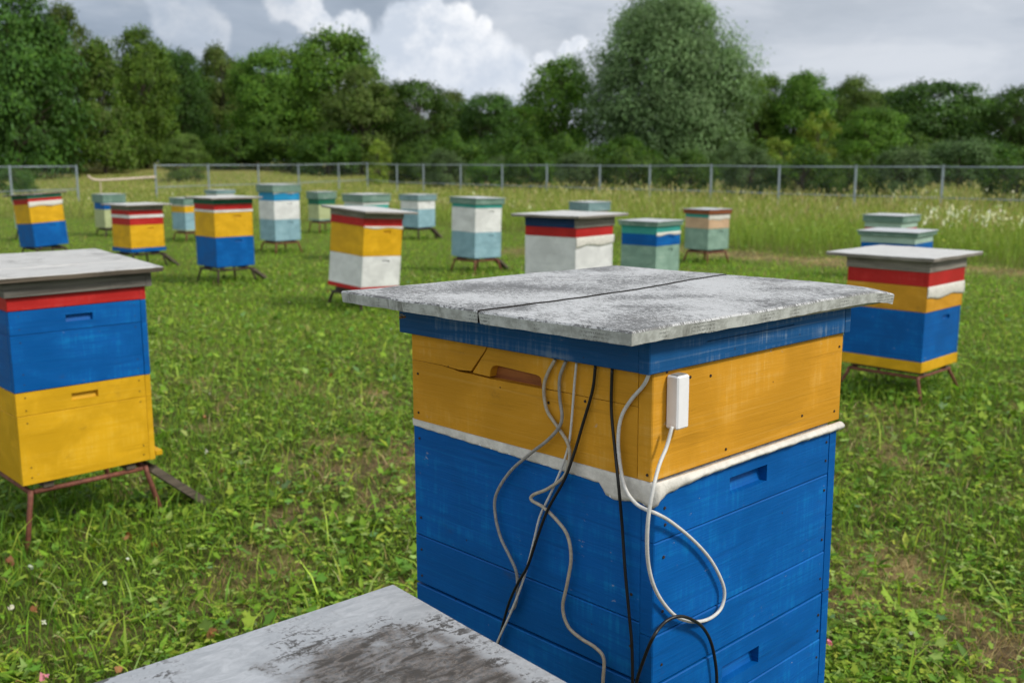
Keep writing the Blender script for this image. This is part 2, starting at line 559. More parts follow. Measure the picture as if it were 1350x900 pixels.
DARKW = raw_wood('dark_weathered_wood', (0.15, 0.12, 0.09), (0.05, 0.04, 0.03))
GREYD = raw_wood('dark_grey_wood', (0.20, 0.185, 0.165), (0.075, 0.068, 0.06))
BOARDTOP = lid_top('weathered_board_top', (0.52, 0.52, 0.51), (0.11, 0.105, 0.10), 0.75, 60, 5, 0.50, 0.64)
PALEW = lid_top('weathered_lid_wood', (0.58, 0.58, 0.57), (0.16, 0.15, 0.14), 0.6, 9, 70, 0.52, 0.66)
SHEET = lid_top('flaking_lid_sheet', (0.55, 0.56, 0.57), (0.055, 0.055, 0.053), 0.85, 75, 200, 0.475, 0.54)
ZINC = lid_top('zinc_sheet', (0.56, 0.58, 0.60), (0.30, 0.31, 0.32), 0.4, 5, 5, 0.5, 0.62, 0.1, 0.5)
RAWSLOT = raw_wood('raw_slot_wood', (0.42, 0.15, 0.035), (0.20, 0.06, 0.015))
JOINT_SHADE = flat('joint_shade_black', (0.012, 0.011, 0.010), 0.9, 0.3, 60)  # near-black painted on the lid sheet joint faces, so the gap reads as shadow
CLOTH = flat('white_cloth', (0.66, 0.64, 0.59), 0.9, 0.16, 45, 0.004, spec=0.1)
IRON = flat('red_brown_iron', (0.20, 0.07, 0.045), 0.65, 0.4, 40)
IRONK = flat('dark_rusty_iron', (0.055, 0.035, 0.028), 0.7, 0.4, 40)
NAILM = flat('rusty_nail', (0.035, 0.022, 0.016), 0.6, 0.4, 200)
GALV = flat('galvanised_steel', (0.29, 0.345, 0.39), 0.45, 0.12, 12, 0.0005, 0.25)
PLASTIC = flat('white_plastic', (0.80, 0.80, 0.82), 0.35, 0.03, 60, 0.0002)
C_GREY = flat('grey_cable', (0.30, 0.29, 0.27), 0.5, 0.2, 120, 0.0003)
C_BEIGE = flat('beige_cable', (0.42, 0.37, 0.29), 0.5, 0.2, 120, 0.0003)
C_WHITE = flat('pale_cable', (0.58, 0.58, 0.56), 0.45, 0.12, 120, 0.0003)
C_BLACK = flat('black_cable', (0.010, 0.010, 0.011), 0.4, 0.2, 120, 0.0002)
POLEM = flat('pale_pink_pole', (0.62, 0.50, 0.42), 0.6, 0.15, 10)
TRUNK = flat('bark', (0.10, 0.08, 0.06), 0.9, 0.45, 6, 0.02)

# folded sheet edge of the lid with rows of tiny dark print
PRINT, _nt = mat_new('printed_sheet_edge')
_tc = _nt.n('ShaderNodeTexCoord').outputs['Object']
_x, _y, _z = _nt.xyz(_tc)
_h = _nt.math('ADD', _x, _y)
_rows = _nt.math('FRACT', _nt.math('MULTIPLY', _z, 190.0))
_row_on = _nt.math('MULTIPLY', _nt.ramp(_rows, 0.22, 0.30), _nt.ramp(_rows, 0.84, 0.76))
_rowid = _nt.math('FLOOR', _nt.math('MULTIPLY', _z, 190.0))
_let = _nt.noise(_nt.comb(_nt.math('MULTIPLY', _h, 620.0), _nt.math('MULTIPLY', _rowid, 7.7), _nt.math('MULTIPLY', _z, 500.0)), 1.0, 1, 0.5)
_para = _nt.noise(_nt.comb(_nt.math('MULTIPLY', _h, 13.0), 3.0, 0.0), 1.0, 2, 0.5)
_txt = _nt.math('MULTIPLY', _nt.math('MULTIPLY', _row_on, _nt.ramp(_let, 0.47, 0.53)), _nt.ramp(_para, 0.52, 0.58))
_st = _nt.noise(_nt.vmul(_tc, (48, 48, 60)), 1.0, 7, 0.72)
_c = _nt.mix(_nt.ramp(_st, 0.35, 0.65), (0.30, 0.31, 0.29, 1), (0.50, 0.52, 0.50, 1))
_c = _nt.mix(_nt.math('MULTIPLY', _nt.ramp(_nt.noise(_nt.vmul(_tc, (25, 25, 5)), 1.0, 5, 0.7), 0.55, 0.68), 0.7), _c, (0.10, 0.10, 0.085, 1))
_c = _nt.mix(_nt.math('MULTIPLY', _txt, 0.6), _c, (0.035, 0.035, 0.035, 1))
finish(_nt, _c, 0.6, _st, 0.001)

# smooth grey metal lid in the foreground, soiled brown and black where leaves rotted on it
SOILED, _nt = mat_new('soiled_metal_sheet')
_tc = _nt.n('ShaderNodeTexCoord').outputs['Object']
_big = _nt.noise(_tc, 4.2, 5, 0.6, 0.5)
_str = _nt.noise(_nt.vmul(_tc, (60, 22, 1)), 1.0, 8, 0.72, 1.0)
_fin = _nt.noise(_tc, 150.0, 6, 0.7)
_x, _y, _z = _nt.xyz(_tc)
_d = _nt.n('ShaderNodeVectorMath', {'operation': 'DISTANCE'}, i0=_nt.comb(_x, _y, 0.0), i1=(0.03, 0.12, 0.0)).outputs['Value']
_edge = _nt.math('MULTIPLY', _nt.ramp(_nt.math('ADD', _d, _nt.math('MULTIPLY', _nt.math('SUBTRACT', _nt.noise(_tc, 14.0, 6, 0.65), 0.5), 0.3)), 0.33, 0.17), _nt.ramp(_y, 0.295, 0.25))
_c = _nt.mix(_nt.ramp(_str, 0.3, 0.7), (0.31, 0.33, 0.355, 1), (0.47, 0.49, 0.52, 1))
_k = _nt.math('ADD', _nt.math('MULTIPLY', _edge, 0.42), _nt.math('ADD', _nt.math('MULTIPLY', _big, 0.45), _nt.math('MULTIPLY', _str, 0.42)))
_dm = _nt.ramp(_k, 0.62, 0.92)
_brown = _nt.mix(_nt.ramp(_fin, 0.4, 0.6), (0.026, 0.022, 0.019, 1), (0.13, 0.10, 0.078, 1))
_c = _nt.mix(_nt.math('MULTIPLY', _dm, 0.92), _c, _brown)
_fl = _nt.ramp(_nt.math('ADD', _nt.math('MULTIPLY', _str, 0.6), _nt.math('MULTIPLY', _fin, 0.4)), 0.50, 0.56)
_c = _nt.mix(_nt.math('MULTIPLY', _nt.math('MULTIPLY', _fl, _nt.ramp(_nt.math('ADD', _big, _nt.math('MULTIPLY', _edge, 0.25)), 0.46, 0.62)), 0.9), _c, (0.05, 0.046, 0.042, 1))
_sc = _nt.noise(_nt.vmul(_tc, (14, 300, 1)), 1.0, 3, 0.5, 2.5)
_c = _nt.mix(_nt.math('MULTIPLY', _nt.ramp(_sc, 0.70, 0.74), 0.5), _c, (0.6, 0.6, 0.6, 1))
finish(_nt, _c, _nt.ramp(_dm, 0.0, 1.0, 0.42, 0.75), _fin, 0.0008, 0.15, bump_s=0.4)


def leaf_mat(name, trans=0.28, var=0.25, spec=0.14, rough=0.5, tint=(1, 1, 1)):
    m, nt = mat_new(name)
    at = nt.n('ShaderNodeAttribute', {'attribute_name': 'Col'}).outputs['Color']
    rnd = nt.n('ShaderNodeObjectInfo').outputs['Random']
    c = nt.mix(1.0, at, c4(tint), 'MULTIPLY')
    hsv = nt.n('ShaderNodeHueSaturation', None, Color=c, Hue=nt.ramp(rnd, 0, 1, 0.5 - 0.02 * var * 4, 0.5 + 0.012 * var * 4),
               Value=nt.ramp(rnd, 0, 1, 1 - var, 1 + var)).outputs[0]
    p = nt.n('ShaderNodeBsdfPrincipled', None, Base_Color=hsv, Roughness=rough)
    nt.set(p.inputs['Specular IOR Level'], spec)
    tr = nt.n('ShaderNodeBsdfTranslucent', None, Color=nt.mix(1.0, hsv, (1.1, 1.25, 0.6, 1), 'MULTIPLY'))
    mx = nt.n('ShaderNodeMixShader', None, i0=trans, i1=p, i2=tr)
    nt.n('ShaderNodeOutputMaterial', None, Surface=mx)
    return m


GRASSM = leaf_mat('grass_leaf', 0.3, 0.0)
LEAF_MID = leaf_mat('leaf_mid', 0.30, 0.14)
LEAF_WIL = leaf_mat('leaf_willow', 0.34, 0.05)
FLOWERM = leaf_mat('flower_petal', 0.3, 0.0, 0.1)

GROUNDM, _nt = mat_new('soil_and_thatch')
_at = _nt.n('ShaderNodeAttribute', {'attribute_name': 'Col'}).outputs['Color']
_tc = _nt.n('ShaderNodeTexCoord').outputs['Object']
_n1 = _nt.noise(_tc, 45.0, 6, 0.7)
_n2 = _nt.noise(_tc, 3.0, 5, 0.6)
_c = _nt.mix(_nt.ramp(_n1, 0.3, 0.7), _nt.mix(1.0, _at, (0.45, 0.42, 0.40, 1), 'MULTIPLY'), _nt.mix(1.0, _at, (1.3, 1.3, 1.25, 1), 'MULTIPLY'))
_c = _nt.mix(_nt.math('MULTIPLY', _nt.ramp(_n2, 0.4, 0.7), 0.35), _c, _nt.mix(1.0, _at, (0.6, 0.85, 0.5, 1), 'MULTIPLY'))
finish(_nt, _c, 0.95, _n1, 0.03, 0.0, 0.1, 1.0)


# ------------------------------------------------------------------ ground sheet
def build_ground():
    ang = np.concatenate([np.radians(np.linspace(-44, 44, 260)), np.radians(np.linspace(48, 312, 67))])
    rad = np.concatenate([[0.25], np.exp(np.linspace(math.log(0.8), math.log(70), 250)), np.exp(np.linspace(math.log(80), math.log(1200), 24))])
    A, R_ = np.meshgrid(ang, rad)
    X, Y = R_ * np.sin(A), R_ * np.cos(A)
    Z = ground_z(X, Y)
    na, nr = len(ang), len(rad)
    i = np.arange(nr - 1)[:, None] * na + np.arange(na)[None, :]
    j = np.arange(nr - 1)[:, None] * na + (np.arange(na)[None, :] + 1) % na
    q = np.stack([i, j, j + na, i, j + na, i + na], -1).reshape(-1, 3)
    v = np.stack([X, Y, Z], -1).reshape(-1, 3)
    x, y = v[:, 0], v[:, 1]
    # inner fan
    v = np.vstack([v, [[0, 0, 0]]])
    fan = np.stack([np.full(na, len(v) - 1), (np.arange(na) + 1) % na, np.arange(na)], -1)
    tri = np.vstack([q[:, [0, 2, 1]], fan[:, [0, 1, 2]]])
    d = np.clip(dryness(x, y), 0, 1)[:, None]
    g = np.array([0.085, 0.105, 0.025])
    s = np.array([0.36, 0.27, 0.13])
    soil = np.array([0.17, 0.125, 0.07])
    p = fbm(x, y, 3.1, 77)[:, None]
    c = g * (1 - d) + (s * sstep(0.35, 0.6, p) + soil * (1 - sstep(0.35, 0.6, p))) * d
    mw = sstep(0, 1.2, past_mow(x, y))[:, None]
    c = c * (1 - mw) + np.array([0.16, 0.17, 0.045]) * mw
    ff = sstep(48, 60, y)[:, None]
    c = c * (1 - ff) + np.array([0.26, 0.25, 0.08]) * ff
    lw = (sstep(5, 11, np.hypot(x, y))[:, None] * (1 - mw) * (1 - d * 0.8))
    c = c * (1 - lw) + np.array([0.135, 0.185, 0.03]) * lw
    c = np.vstack([c, [g]])
    me = mesh_np('ground', v, tri, c, True)
    me.materials.append(GROUNDM)
    o = link(bpy.data.objects.new('ground', me))
    tag(o, kind='structure', label='grassy apiary ground with dry patches reaching to the trees')
    me.update()
    if sum(p_.normal.z for p_ in me.polygons[:50]) < 0:
        me.flip_normals()


build_ground()

# ------------------------------------------------------------------ grass and herbs
RS = np.random.RandomState(11)


def scatter(n, r0, r1, half=40.0, p=2.0):
    a = np.radians(RS.uniform(-half, half, n))
    u = RS.rand(n)
    if abs(p - 2) < 1e-6:
        r = r0 * (r1 / r0) ** u
    else:
        k = 2 - p
        r = (r0 ** k + u * (r1 ** k - r0 ** k)) ** (1 / k)
    return r * np.sin(a), r * np.cos(a), r


def pick(cols, n, jit=0.25):
    cols = np.array(cols)
    c = cols[RS.randint(0, len(cols), n)] * 1.26
    return c * (1 + RS.uniform(-jit, jit, (n, 1))) * (1 + RS.uniform(-0.08, 0.08, (n, 3)))


class Geo:
    def __init__(self):
        self.v, self.t, self.c, self.n = [], [], [], 0

    def put(self, V, T, C):
        """V (n,k,3)  T (m,3) local  C (n,k,3)"""
        n, k, _ = V.shape
        self.v.append(V.reshape(-1, 3))
        self.c.append(C.reshape(-1, 3))
        self.t.append((T[None] + (np.arange(n) * k)[:, None, None]).reshape(-1, 3) + self.n)
        self.n += n * k

    def build(self, name, mat, label, parent=None):
        me = mesh_np(name, np.vstack(self.v), np.vstack(self.t), np.vstack(self.c))
        me.materials.append(mat)
        o = link(bpy.data.objects.new(name, me), parent)
        return tag(o, label=label, kind='stuff')


def blades(geo, x, y, z, h, wd, lean, base, tip, az=None):
    n = len(x)
    az = RS.uniform(0, 2 * math.pi, n) if az is None else az
    la = RS.uniform(0, 2 * math.pi, n)
    sx, sy = np.cos(az), np.sin(az)
    lx, ly = np.cos(la) * lean, np.sin(la) * lean
    P = np.stack([x, y, z], -1)
    S = np.stack([sx, sy, np.zeros(n)], -1) * (wd / 2)[:, None]
    up = np.array([0, 0, 1.0])
    drop = np.clip(h * h - lean * lean * 0.6, (0.3 * h) ** 2, None) ** 0.5
    mid = P + np.stack([lx * 0.35, ly * 0.35, drop * 0.62], -1)
    top = P + np.stack([lx, ly, drop], -1)
    V = np.stack([P - S, P + S, mid - S * 0.8, mid + S * 0.8, top], 1)
    C = np.stack([base * 0.9, base * 0.9, (base + tip) / 2, (base + tip) / 2, tip], 1)
    geo.put(V, np.array([[0, 1, 3], [0, 3, 2], [2, 3, 4]]), C)


def discs(geo, x, y, z, r, tilt, col, rim=9, lobe=0.0, fold=0.25):
    n = len(x)
    az = RS.uniform(0, 2 * math.pi, n)
    ta = RS.uniform(0, 2 * math.pi, n)
    k = np.arange(rim)
    th = az[:, None] + (k / rim * 2 * math.pi)[None]
    prof = 1 + lobe * np.cos(5 * (th - az[:, None])) - 0.45 * np.exp(-((th - az[:, None]) % (2 * math.pi)) ** 2 * 8)
    rr = r[:, None] * prof
    ux, uy = np.cos(th) * rr, np.sin(th) * rr
    slope = ux * np.cos(ta)[:, None] + uy * np.sin(ta)[:, None]
    uz = slope * np.tan(tilt)[:, None] + fold * rr * np.abs(np.sin(th - az[:, None])) * 0.6
    rimv = np.stack([x[:, None] + ux, y[:, None] + uy, z[:, None] + uz], -1)
    V = np.concatenate([np.stack([x, y, z], -1)[:, None], rimv], 1)
    T = np.array([[0, 1 + i, 1 + (i + 1) % rim] for i in range(rim)])
    C = np.repeat(col[:, None, :], rim + 1, 1)
    C[:, 0] *= 1.2
    geo.put(V, T, C)


def leaflets(geo, x, y, z, ln, wd, az, pitch, col):
    """pointed leaf: keeled diamond with 5 points"""
    d = np.stack([np.cos(az) * np.cos(pitch), np.sin(az) * np.cos(pitch), np.sin(pitch)], -1)
    s = np.stack([-np.sin(az), np.cos(az), np.zeros(len(x))], -1)
    P = np.stack([x, y, z], -1)
    L, W = ln[:, None], wd[:, None]
    dn = np.array([0, 0, -1.0]) * L * 0.12
    V = np.stack([P, P + d * L * 0.45 + s * W / 2, P + d * L * 0.5 + dn, P + d * L * 0.45 - s * W / 2, P + d * L + dn * 1.6], 1)
    C = np.repeat(col[:, None, :], 5, 1)
    C[:, 0] *= 0.8
    geo.put(V, np.array([[0, 1, 2], [0, 2, 3], [1, 4, 2], [2, 4, 3]]), C)


G_DK = [(0.070, 0.135, 0.014), (0.09, 0.16, 0.018), (0.075, 0.14, 0.024)]
G_MD = [(0.135, 0.250, 0.022), (0.170, 0.275, 0.028), (0.110, 0.225, 0.030), (0.205, 0.290, 0.034)]
G_LT = [(0.26, 0.35, 0.055), (0.31, 0.38, 0.05), (0.24, 0.33, 0.09)]
STRAW = [(0.40, 0.30, 0.14), (0.32, 0.22, 0.10), (0.46, 0.37, 0.20), (0.22, 0.13, 0.06)]


def lawn():
    geo = Geo()
    def place(n, r0, r1, p=2.0, want_dry=False, half=40.0):
        x, y, r = scatter(n, r0, r1, half, p)
        m = past_mow(x, y) < 0.2
        d = dryness(x, y)
        pr = np.clip(d, 0.12, 1) if want_dry else np.clip(1.05 - 0.85 * d, 0.12, 1)
        m &= RS.rand(n) < pr
        x, y, r = x[m], y[m], r[m]
        return x, y, ground_z(x, y), r
    # blades
    x, y, z, r = place(290000, 1.8, 33)
    n = len(x)
    g = np.clip(r / 4.5, 0.8, 3.2) ** 0.7
    h = RS.uniform(0.022, 0.070, n) * (0.5 + 1.0 * fbm(x, y, 1.1, 5)) * np.clip(g, 0.8, 1.1)
    tall = (RS.rand(n) < 0.03) & (r < 7)
    h[tall] *= RS.uniform(1.4, 2.3, tall.sum())
    base = pick(G_MD + G_DK, n)
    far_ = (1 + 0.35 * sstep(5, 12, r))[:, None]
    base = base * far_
    tip = base * RS.uniform(0.9, 1.7, (n, 1)) * np.array([1.08, 1, 0.9])
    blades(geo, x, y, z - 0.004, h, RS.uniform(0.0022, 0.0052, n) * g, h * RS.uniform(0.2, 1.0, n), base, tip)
    # dry straw
    x, y, z, r = place(95000, 1.8, 30, 2.0, True)
    n = len(x)
    g = np.clip(r / 4.5, 0.8, 3.0) ** 0.8
    h = RS.uniform(0.03, 0.09, n) * np.clip(g, .8, 1.3)
    base = pick(STRAW, n)
    blades(geo, x, y, z, h, RS.uniform(0.002, 0.0045, n) * g, h * RS.uniform(0.7, 1.25, n), base, base * 1.15)
    # trefoil herbs (clover, strawberry-like): three leaflets on each petiole
    x, y, z, r = place(62000, 1.8, 20)
    keep = RS.rand(len(x)) < np.clip(fbm(x, y, 1.3, 51) * 2.1 - 0.35, 0.1, 1)
    x, y, z, r = x[keep], y[keep], z[keep], r[keep]
    n = len(x)
    g = np.clip(r / 4.5, 0.85, 1.8) ** 0.6
    hz = RS.uniform(0.012, 0.055, n)
    az0 = RS.uniform(0, 2 * math.pi, n)
    sz = RS.uniform(0.010, 0.026, n) * g
    col = pick(G_MD + G_MD + G_LT, n)
    for k in range(3):
        leaflets(geo, x, y, z + hz, sz, sz * RS.uniform(0.65, 0.95, n), az0 + k * 2.09, RS.uniform(-0.35, 0.5, n), col * RS.uniform(0.85, 1.15, (n, 1)))
    # round lobed leaves (mallow, ground ivy)
    x, y, z, r = place(17000, 1.7, 14)
    keep = RS.rand(len(x)) < np.clip(fbm(x, y, 0.9, 61) * 3.0 - 1.05, 0.04, 1)
    x, y, z, r = x[keep], y[keep], z[keep], r[keep]
    n = len(x)
    g = np.clip(r / 4.5, 0.85, 1.6) ** 0.6
    discs(geo, x, y, z + RS.uniform(0.01, 0.06, n), RS.uniform(0.006, 0.024, n) ** 1.0 * g, RS.uniform(0.0, 0.9, n), pick(G_MD + G_MD + G_DK + [(0.11, 0.19, 0.075), (0.24, 0.33, 0.09)], n), 10, 0.26)
    # rosettes of lance leaves (dandelion, plantain)
    x, y, z, r = place(1900, 1.8, 16)
    for k in range(7):
        n = len(x)
        ln = RS.uniform(0.03, 0.10, n)
        az = RS.uniform(0, 2 * math.pi, n)
        leaflets(geo, x, y, z + 0.008, ln, ln * RS.uniform(0.18, 0.32, n), az, RS.uniform(0.05, 0.9, n), pick(G_DK + G_MD + G_LT, n))
    # long arching blades
    x, y, z, r = place(2600, 1.8, 12)
    n = len(x)
    h = RS.uniform(0.07, 0.19, n)
    base = pick(G_MD + G_LT, n)
    blades(geo, x, y, z, h, RS.uniform(0.005, 0.009, n), h * RS.uniform(0.5, 1.1, n), base, base * 1.25)
    # a few clover heads and dead leaves lying about
    for cols_, cnt, r_ in (([(0.50, 0.50, 0.40)], 34, 0.007), ([(0.60, 0.22, 0.30)], 16, 0.009), ([(0.22, 0.09, 0.04), (0.30, 0.16, 0.07)], 60, 0.014)):
        x, y, z, r = place(cnt * 2, 2.0, 14)
        n = len(x)
        for q in range(3):
            discs(geo, x + RS.normal(0, r_ * 0.35, n), y + RS.normal(0, r_ * 0.35, n), z + (0.05 if r_ < 0.01 else 0.025) + RS.uniform(0, 0.01, n), np.full(n, r_) * RS.uniform(0.6, 1.1, n), RS.uniform(0.2, 1.1, n), pick(cols_, n), 7, 0.1)
    geo.build('lawn', GRASSM, 'short mown grass, clover and weeds between the hives')


lawn()


def meadow():
    geo = Geo()
    def place(n, r0, r1, p, margin=0.0, half=42.0, far=75.0):
        x, y, r = scatter(n, r0, r1, half, p)
        m = (past_mow(x, y) > margin) & (y < far)
        return x[m], y[m], ground_z(x[m], y[m]), r[m]
    def hmul(x, y):                    # left part is lower than the right
        return (0.5 + 0.5 * sstep(-7, 3, x)) * (0.7 + 0.6 * fbm(x, y, 0.35, 15)) * (0.55 + 0.45 * sstep(0, 1.2, past_mow(x, y)))
    x, y, z, r = place(120000, 12.5, 75, 1.55)
    n = len(x)
    g = np.clip(r / 14, 0.9, 4.0)
    hm = hmul(x, y)
    h = RS.uniform(0.22, 0.62, n) * hm
    near = sstep(9, 0, past_mow(x, y))[:, None] * sstep(-6, 2, x)[:, None]
    base = pick([(0.15, 0.22, 0.035), (0.17, 0.23, 0.04), (0.13, 0.20, 0.035)], n)
    tip = pick([(0.30, 0.33, 0.08), (0.27, 0.32, 0.07), (0.34, 0.33, 0.11)], n) * (1 - near) + pick([(0.22, 0.32, 0.055), (0.26, 0.34, 0.06)], n) * near
    blades(geo, x, y, z - 0.01, h, RS.uniform(0.006, 0.012, n) * g, h * RS.uniform(0.1, 0.6, n), base, tip)
    # leafy herbs at the near edge of the uncut strip
    x, y, z, r = place(24000, 12.5, 30, 2.0)
    n = len(x)
    hm = hmul(x, y)
    sz = RS.uniform(0.04, 0.10, n)
    leaflets(geo, x, y, z + RS.uniform(0.05, 0.45, n) * hm, sz, sz * RS.uniform(0.3, 0.6, n), RS.uniform(0, 6.28, n), RS.uniform(-0.3, 1.0, n), pick(G_MD + G_LT, n))
    # seed heads
    x, y, z, r = place(24000, 14.5, 72, 1.4, 2.2)
    n = len(x)
    g = np.clip(r / 16, 0.9, 3.0)
    hm = hmul(x, y)
    h = RS.uniform(0.42, 0.78, n) * hm
    col = pick([(0.38, 0.35, 0.15), (0.35, 0.34, 0.12), (0.42, 0.38, 0.20), (0.32, 0.27, 0.12)], n)
    leaflets(geo, x, y, z + h * 0.72, h * 0.32, RS.uniform(0.010, 0.022, n) * g, RS.uniform(0, 6.28, n), RS.uniform(1.0, 1.5, n), col)
    geo.build('meadow_grass', GRASSM, 'tall uncut meadow grass with brown seed heads up to the fence')
    # pale flower heads
    fl = Geo()
    x, y, r = scatter(2600, 15, 40, 42, 2.0)
    u = 675 + F_PX * x / np.maximum(y, 1)
    keep = (past_mow(x, y) > 1.6) & (RS.rand(len(x)) < 0.02 + 0.35 * sstep(1050, 1250, u) * (fbm(x, y, 0.5, 71) > 0.5))
    x, y, r = x[keep], y[keep], r[keep]
    # the dense cream patch
    x2, y2 = RS.uniform(7.6, 15.5, 520), RS.uniform(17.0, 20.5, 520)
    keep = (RS.rand(520) < sstep(0.36, 0.62, fbm(x2, y2, 0.7, 81))) & (y2 < 15.0 + x2 * 0.6)
    x, y = np.concatenate([x, x2[keep]]), np.concatenate([y, y2[keep]])
    z = ground_z(x, y)
    for k in range(5):
        n = len(x)
        discs(fl, x + RS.normal(0, 0.03, n), y + RS.normal(0, 0.03, n), z + RS.uniform(0.42, 0.70, n), RS.uniform(0.010, 0.026, n), RS.uniform(0.3, 1.3, n),
              pick([(0.60, 0.58, 0.44), (0.52, 0.54, 0.36), (0.64, 0.63, 0.54)], n, 0.1), 6, 0.0)
    fl.build('white_wildflowers', FLOWERM, 'cream white wildflower heads in the tall grass')


meadow()


# ------------------------------------------------------------------ trees
def crown_mesh(name, kind, seed, lobes, per, leaf, cols):
    """unit crown: width 1, height 1, base at z = 0"""
    rs = np.random.RandomState(seed)
    V, C = [], []
    def radius(h):
        if kind == 'cone':
            return 0.5 * (1 - h) ** 0.75 * min(1, h / 0.08 + 0.5)
        if kind == 'willow':
            return 0.5 * max(0.0, 1 - max(0, (h - 0.45) / 0.56) ** 2.2) ** 0.6 * (0.84 + 0.16 * min(1, h / 0.35))
        if kind == 'round':
            return 0.5 * max(0.0, 1 - (abs(h - 0.52) / 0.52) ** 2.3) ** 0.5
        return 0.5 * max(0.02, 1 - (abs(h - 0.40) / 0.60) ** 2.4) ** 0.55
    cs = []
    for i in range(lobes):
        h = rs.uniform(0.02, 0.97) if kind != 'round' else rs.uniform(0.12, 0.95)
        a = rs.uniform(0, 2 * math.pi)
        R_ = radius(h)
        rho = R_ * math.sqrt(rs.uniform(0.22, 0.95)) * rs.uniform(0.78, 1.06)
        rl = rs.choice([0.055, 0.075, 0.1, 0.14]) * rs.uniform(0.85, 1.2) * (0.75 + 0.35 * R_ / 0.5)
        cs.append((rho * math.cos(a), rho * math.sin(a), h * 0.95 + 0.01, rl, rs.uniform(0.62, 1.3)))
    for cx, cy, cz, rl, tone in cs:
        m = int(per * (rl / 0.11) ** 1.8)
        d = rs.normal(size=(m, 3))
        d /= np.linalg.norm(d, axis=1)[:, None]
        d[:, 2] = np.where(d[:, 2] < -0.3, -d[:, 2] * 0.6, d[:, 2])
        rr = rl * rs.uniform(0.35, 1.12, m) ** 0.5
        sq = np.array([1, 1, 0.72]) if kind == 'edge' or kind == 'cone' else np.array([0.95, 0.95, 1.0]) if kind == 'willow' else np.array([0.75, 0.75, 1.5])
        P = np.array([cx, cy, cz]) + d * rr[:, None] * sq + rs.normal(size=(m, 3)) * rl * 0.16
        # leaf card: normal mostly outward with scatter
        nrm = d * 0.8 + np.array([cx, cy, 0.12]) * 1.5 + rs.normal(size=(m, 3)) * 0.42 + np.array([0, 0, 0.3])
        nrm /= np.linalg.norm(nrm, axis=1)[:, None]
        ref = rs.normal(size=(m, 3))
        if kind == 'willow':
            ref = np.array([0, 0, -0.5]) + rs.normal(size=(m, 3)) * 0.6
        t = ref - nrm * (ref * nrm).sum(1)[:, None]
        t /= np.linalg.norm(t, axis=1)[:, None] + 1e-9
        b = np.cross(nrm, t)
        L = leaf * rs.uniform(0.6, 1.35, m)[:, None] * (1.25 if kind == 'willow' else 1.0)
        W = leaf * rs.uniform(0.45, 0.85, m)[:, None] * (0.6 if kind == 'willow' else 1.0)
        V.append(np.stack([P - t * L * 0.5, P + b * W * 0.5, P + t * L * 0.5 - nrm * L * 0.12, P - b * W * 0.5], 1))
        c = np.array(cols)[rs.randint(0, len(cols), m)] * np.array([0.84, 1.02, 0.98]) * tone * rs.uniform(0.75, 1.25, (m, 1))
        C.append(np.repeat(c[:, None], 4, 1))
    V, C = np.concatenate(V), np.concatenate(C)
    V[..., 2] = np.maximum(V[..., 2], 0.0)
    n = len(V)
    T = (np.array([[0, 1, 2], [0, 2, 3]])[None] + (np.arange(n) * 4)[:, None, None]).reshape(-1, 3)
    me = mesh_np(name, V.reshape(-1, 3), T, C.reshape(-1, 3))
    # trunk and limbs of the same tree, unit scaled
    mb = MB()
    mb.tube([(0, 0, -0.03), (0.004, 0, 0.2), (-0.006, 0.004, 0.45), (0.004, 0, 0.8)], [0.026, 0.021, 0.014, 0.004], 7)
    for cx, cy, cz, rl, tone in cs[::4]:
        if cz > 0.2:
            z0 = cz * 0.55
            mb.tube([(0, 0, z0), (cx * 0.45, cy * 0.45, z0 + (cz - z0) * 0.55), (cx, cy, cz)], [0.009, 0.006, 0.002], 5)
    mt = bpy.data.meshes.new(name + '_trunk')
    mt.from_pydata(mb.v, [], mb.f)
    mt.materials.append(TRUNK)
    return me, mt


DKC = [(0.062, 0.118, 0.018), (0.080, 0.140, 0.020), (0.066, 0.122, 0.028)]
MDC = [(0.115, 0.185, 0.022), (0.140, 0.205, 0.024), (0.092, 0.160, 0.022)]
OLC = [(0.130, 0.170, 0.034), (0.110, 0.160, 0.030), (0.155, 0.180, 0.042)]
YLC = [(0.23, 0.27, 0.035), (0.19, 0.255, 0.032), (0.27, 0.28, 0.04)]
WLC = [(0.185, 0.24, 0.105), (0.22, 0.275, 0.125), (0.15, 0.21, 0.085)]
GYC = [(0.105, 0.15, 0.055), (0.125, 0.165, 0.06)]
VAR = {
    'dark': [crown_mesh('crown_dark', 'edge', s, 210, 120, 0.028, DKC) for s in (1, 2, 3)],
    'mid': [crown_mesh('crown_mid', 'edge', s, 210, 120, 0.028, MDC) for s in (4, 5, 6)],
    'olive': [crown_mesh('crown_olive', 'edge', s, 200, 120, 0.028, OLC) for s in (7, 8)],
    'yellow': [crown_mesh('crown_yellow', 'edge', s, 60, 90, 0.045, YLC) for s in (9, 10)],
    'cone': [crown_mesh('crown_cone', 'cone', s, 180, 120, 0.030, OLC + MDC) for s in (11,)],
    'willow': [crown_mesh('crown_willow', 'willow', 12, 460, 190, 0.022, WLC)],
    'bush': [crown_mesh('crown_bush', 'bush', s, 130, 95, 0.036, GYC) for s in (13, 14)],
    'shrub': [crown_mesh('crown_shrub', 'bush', s, 120, 95, 0.036, DKC + DKC + MDC) for s in (15, 16)],
}
_cnt = {}


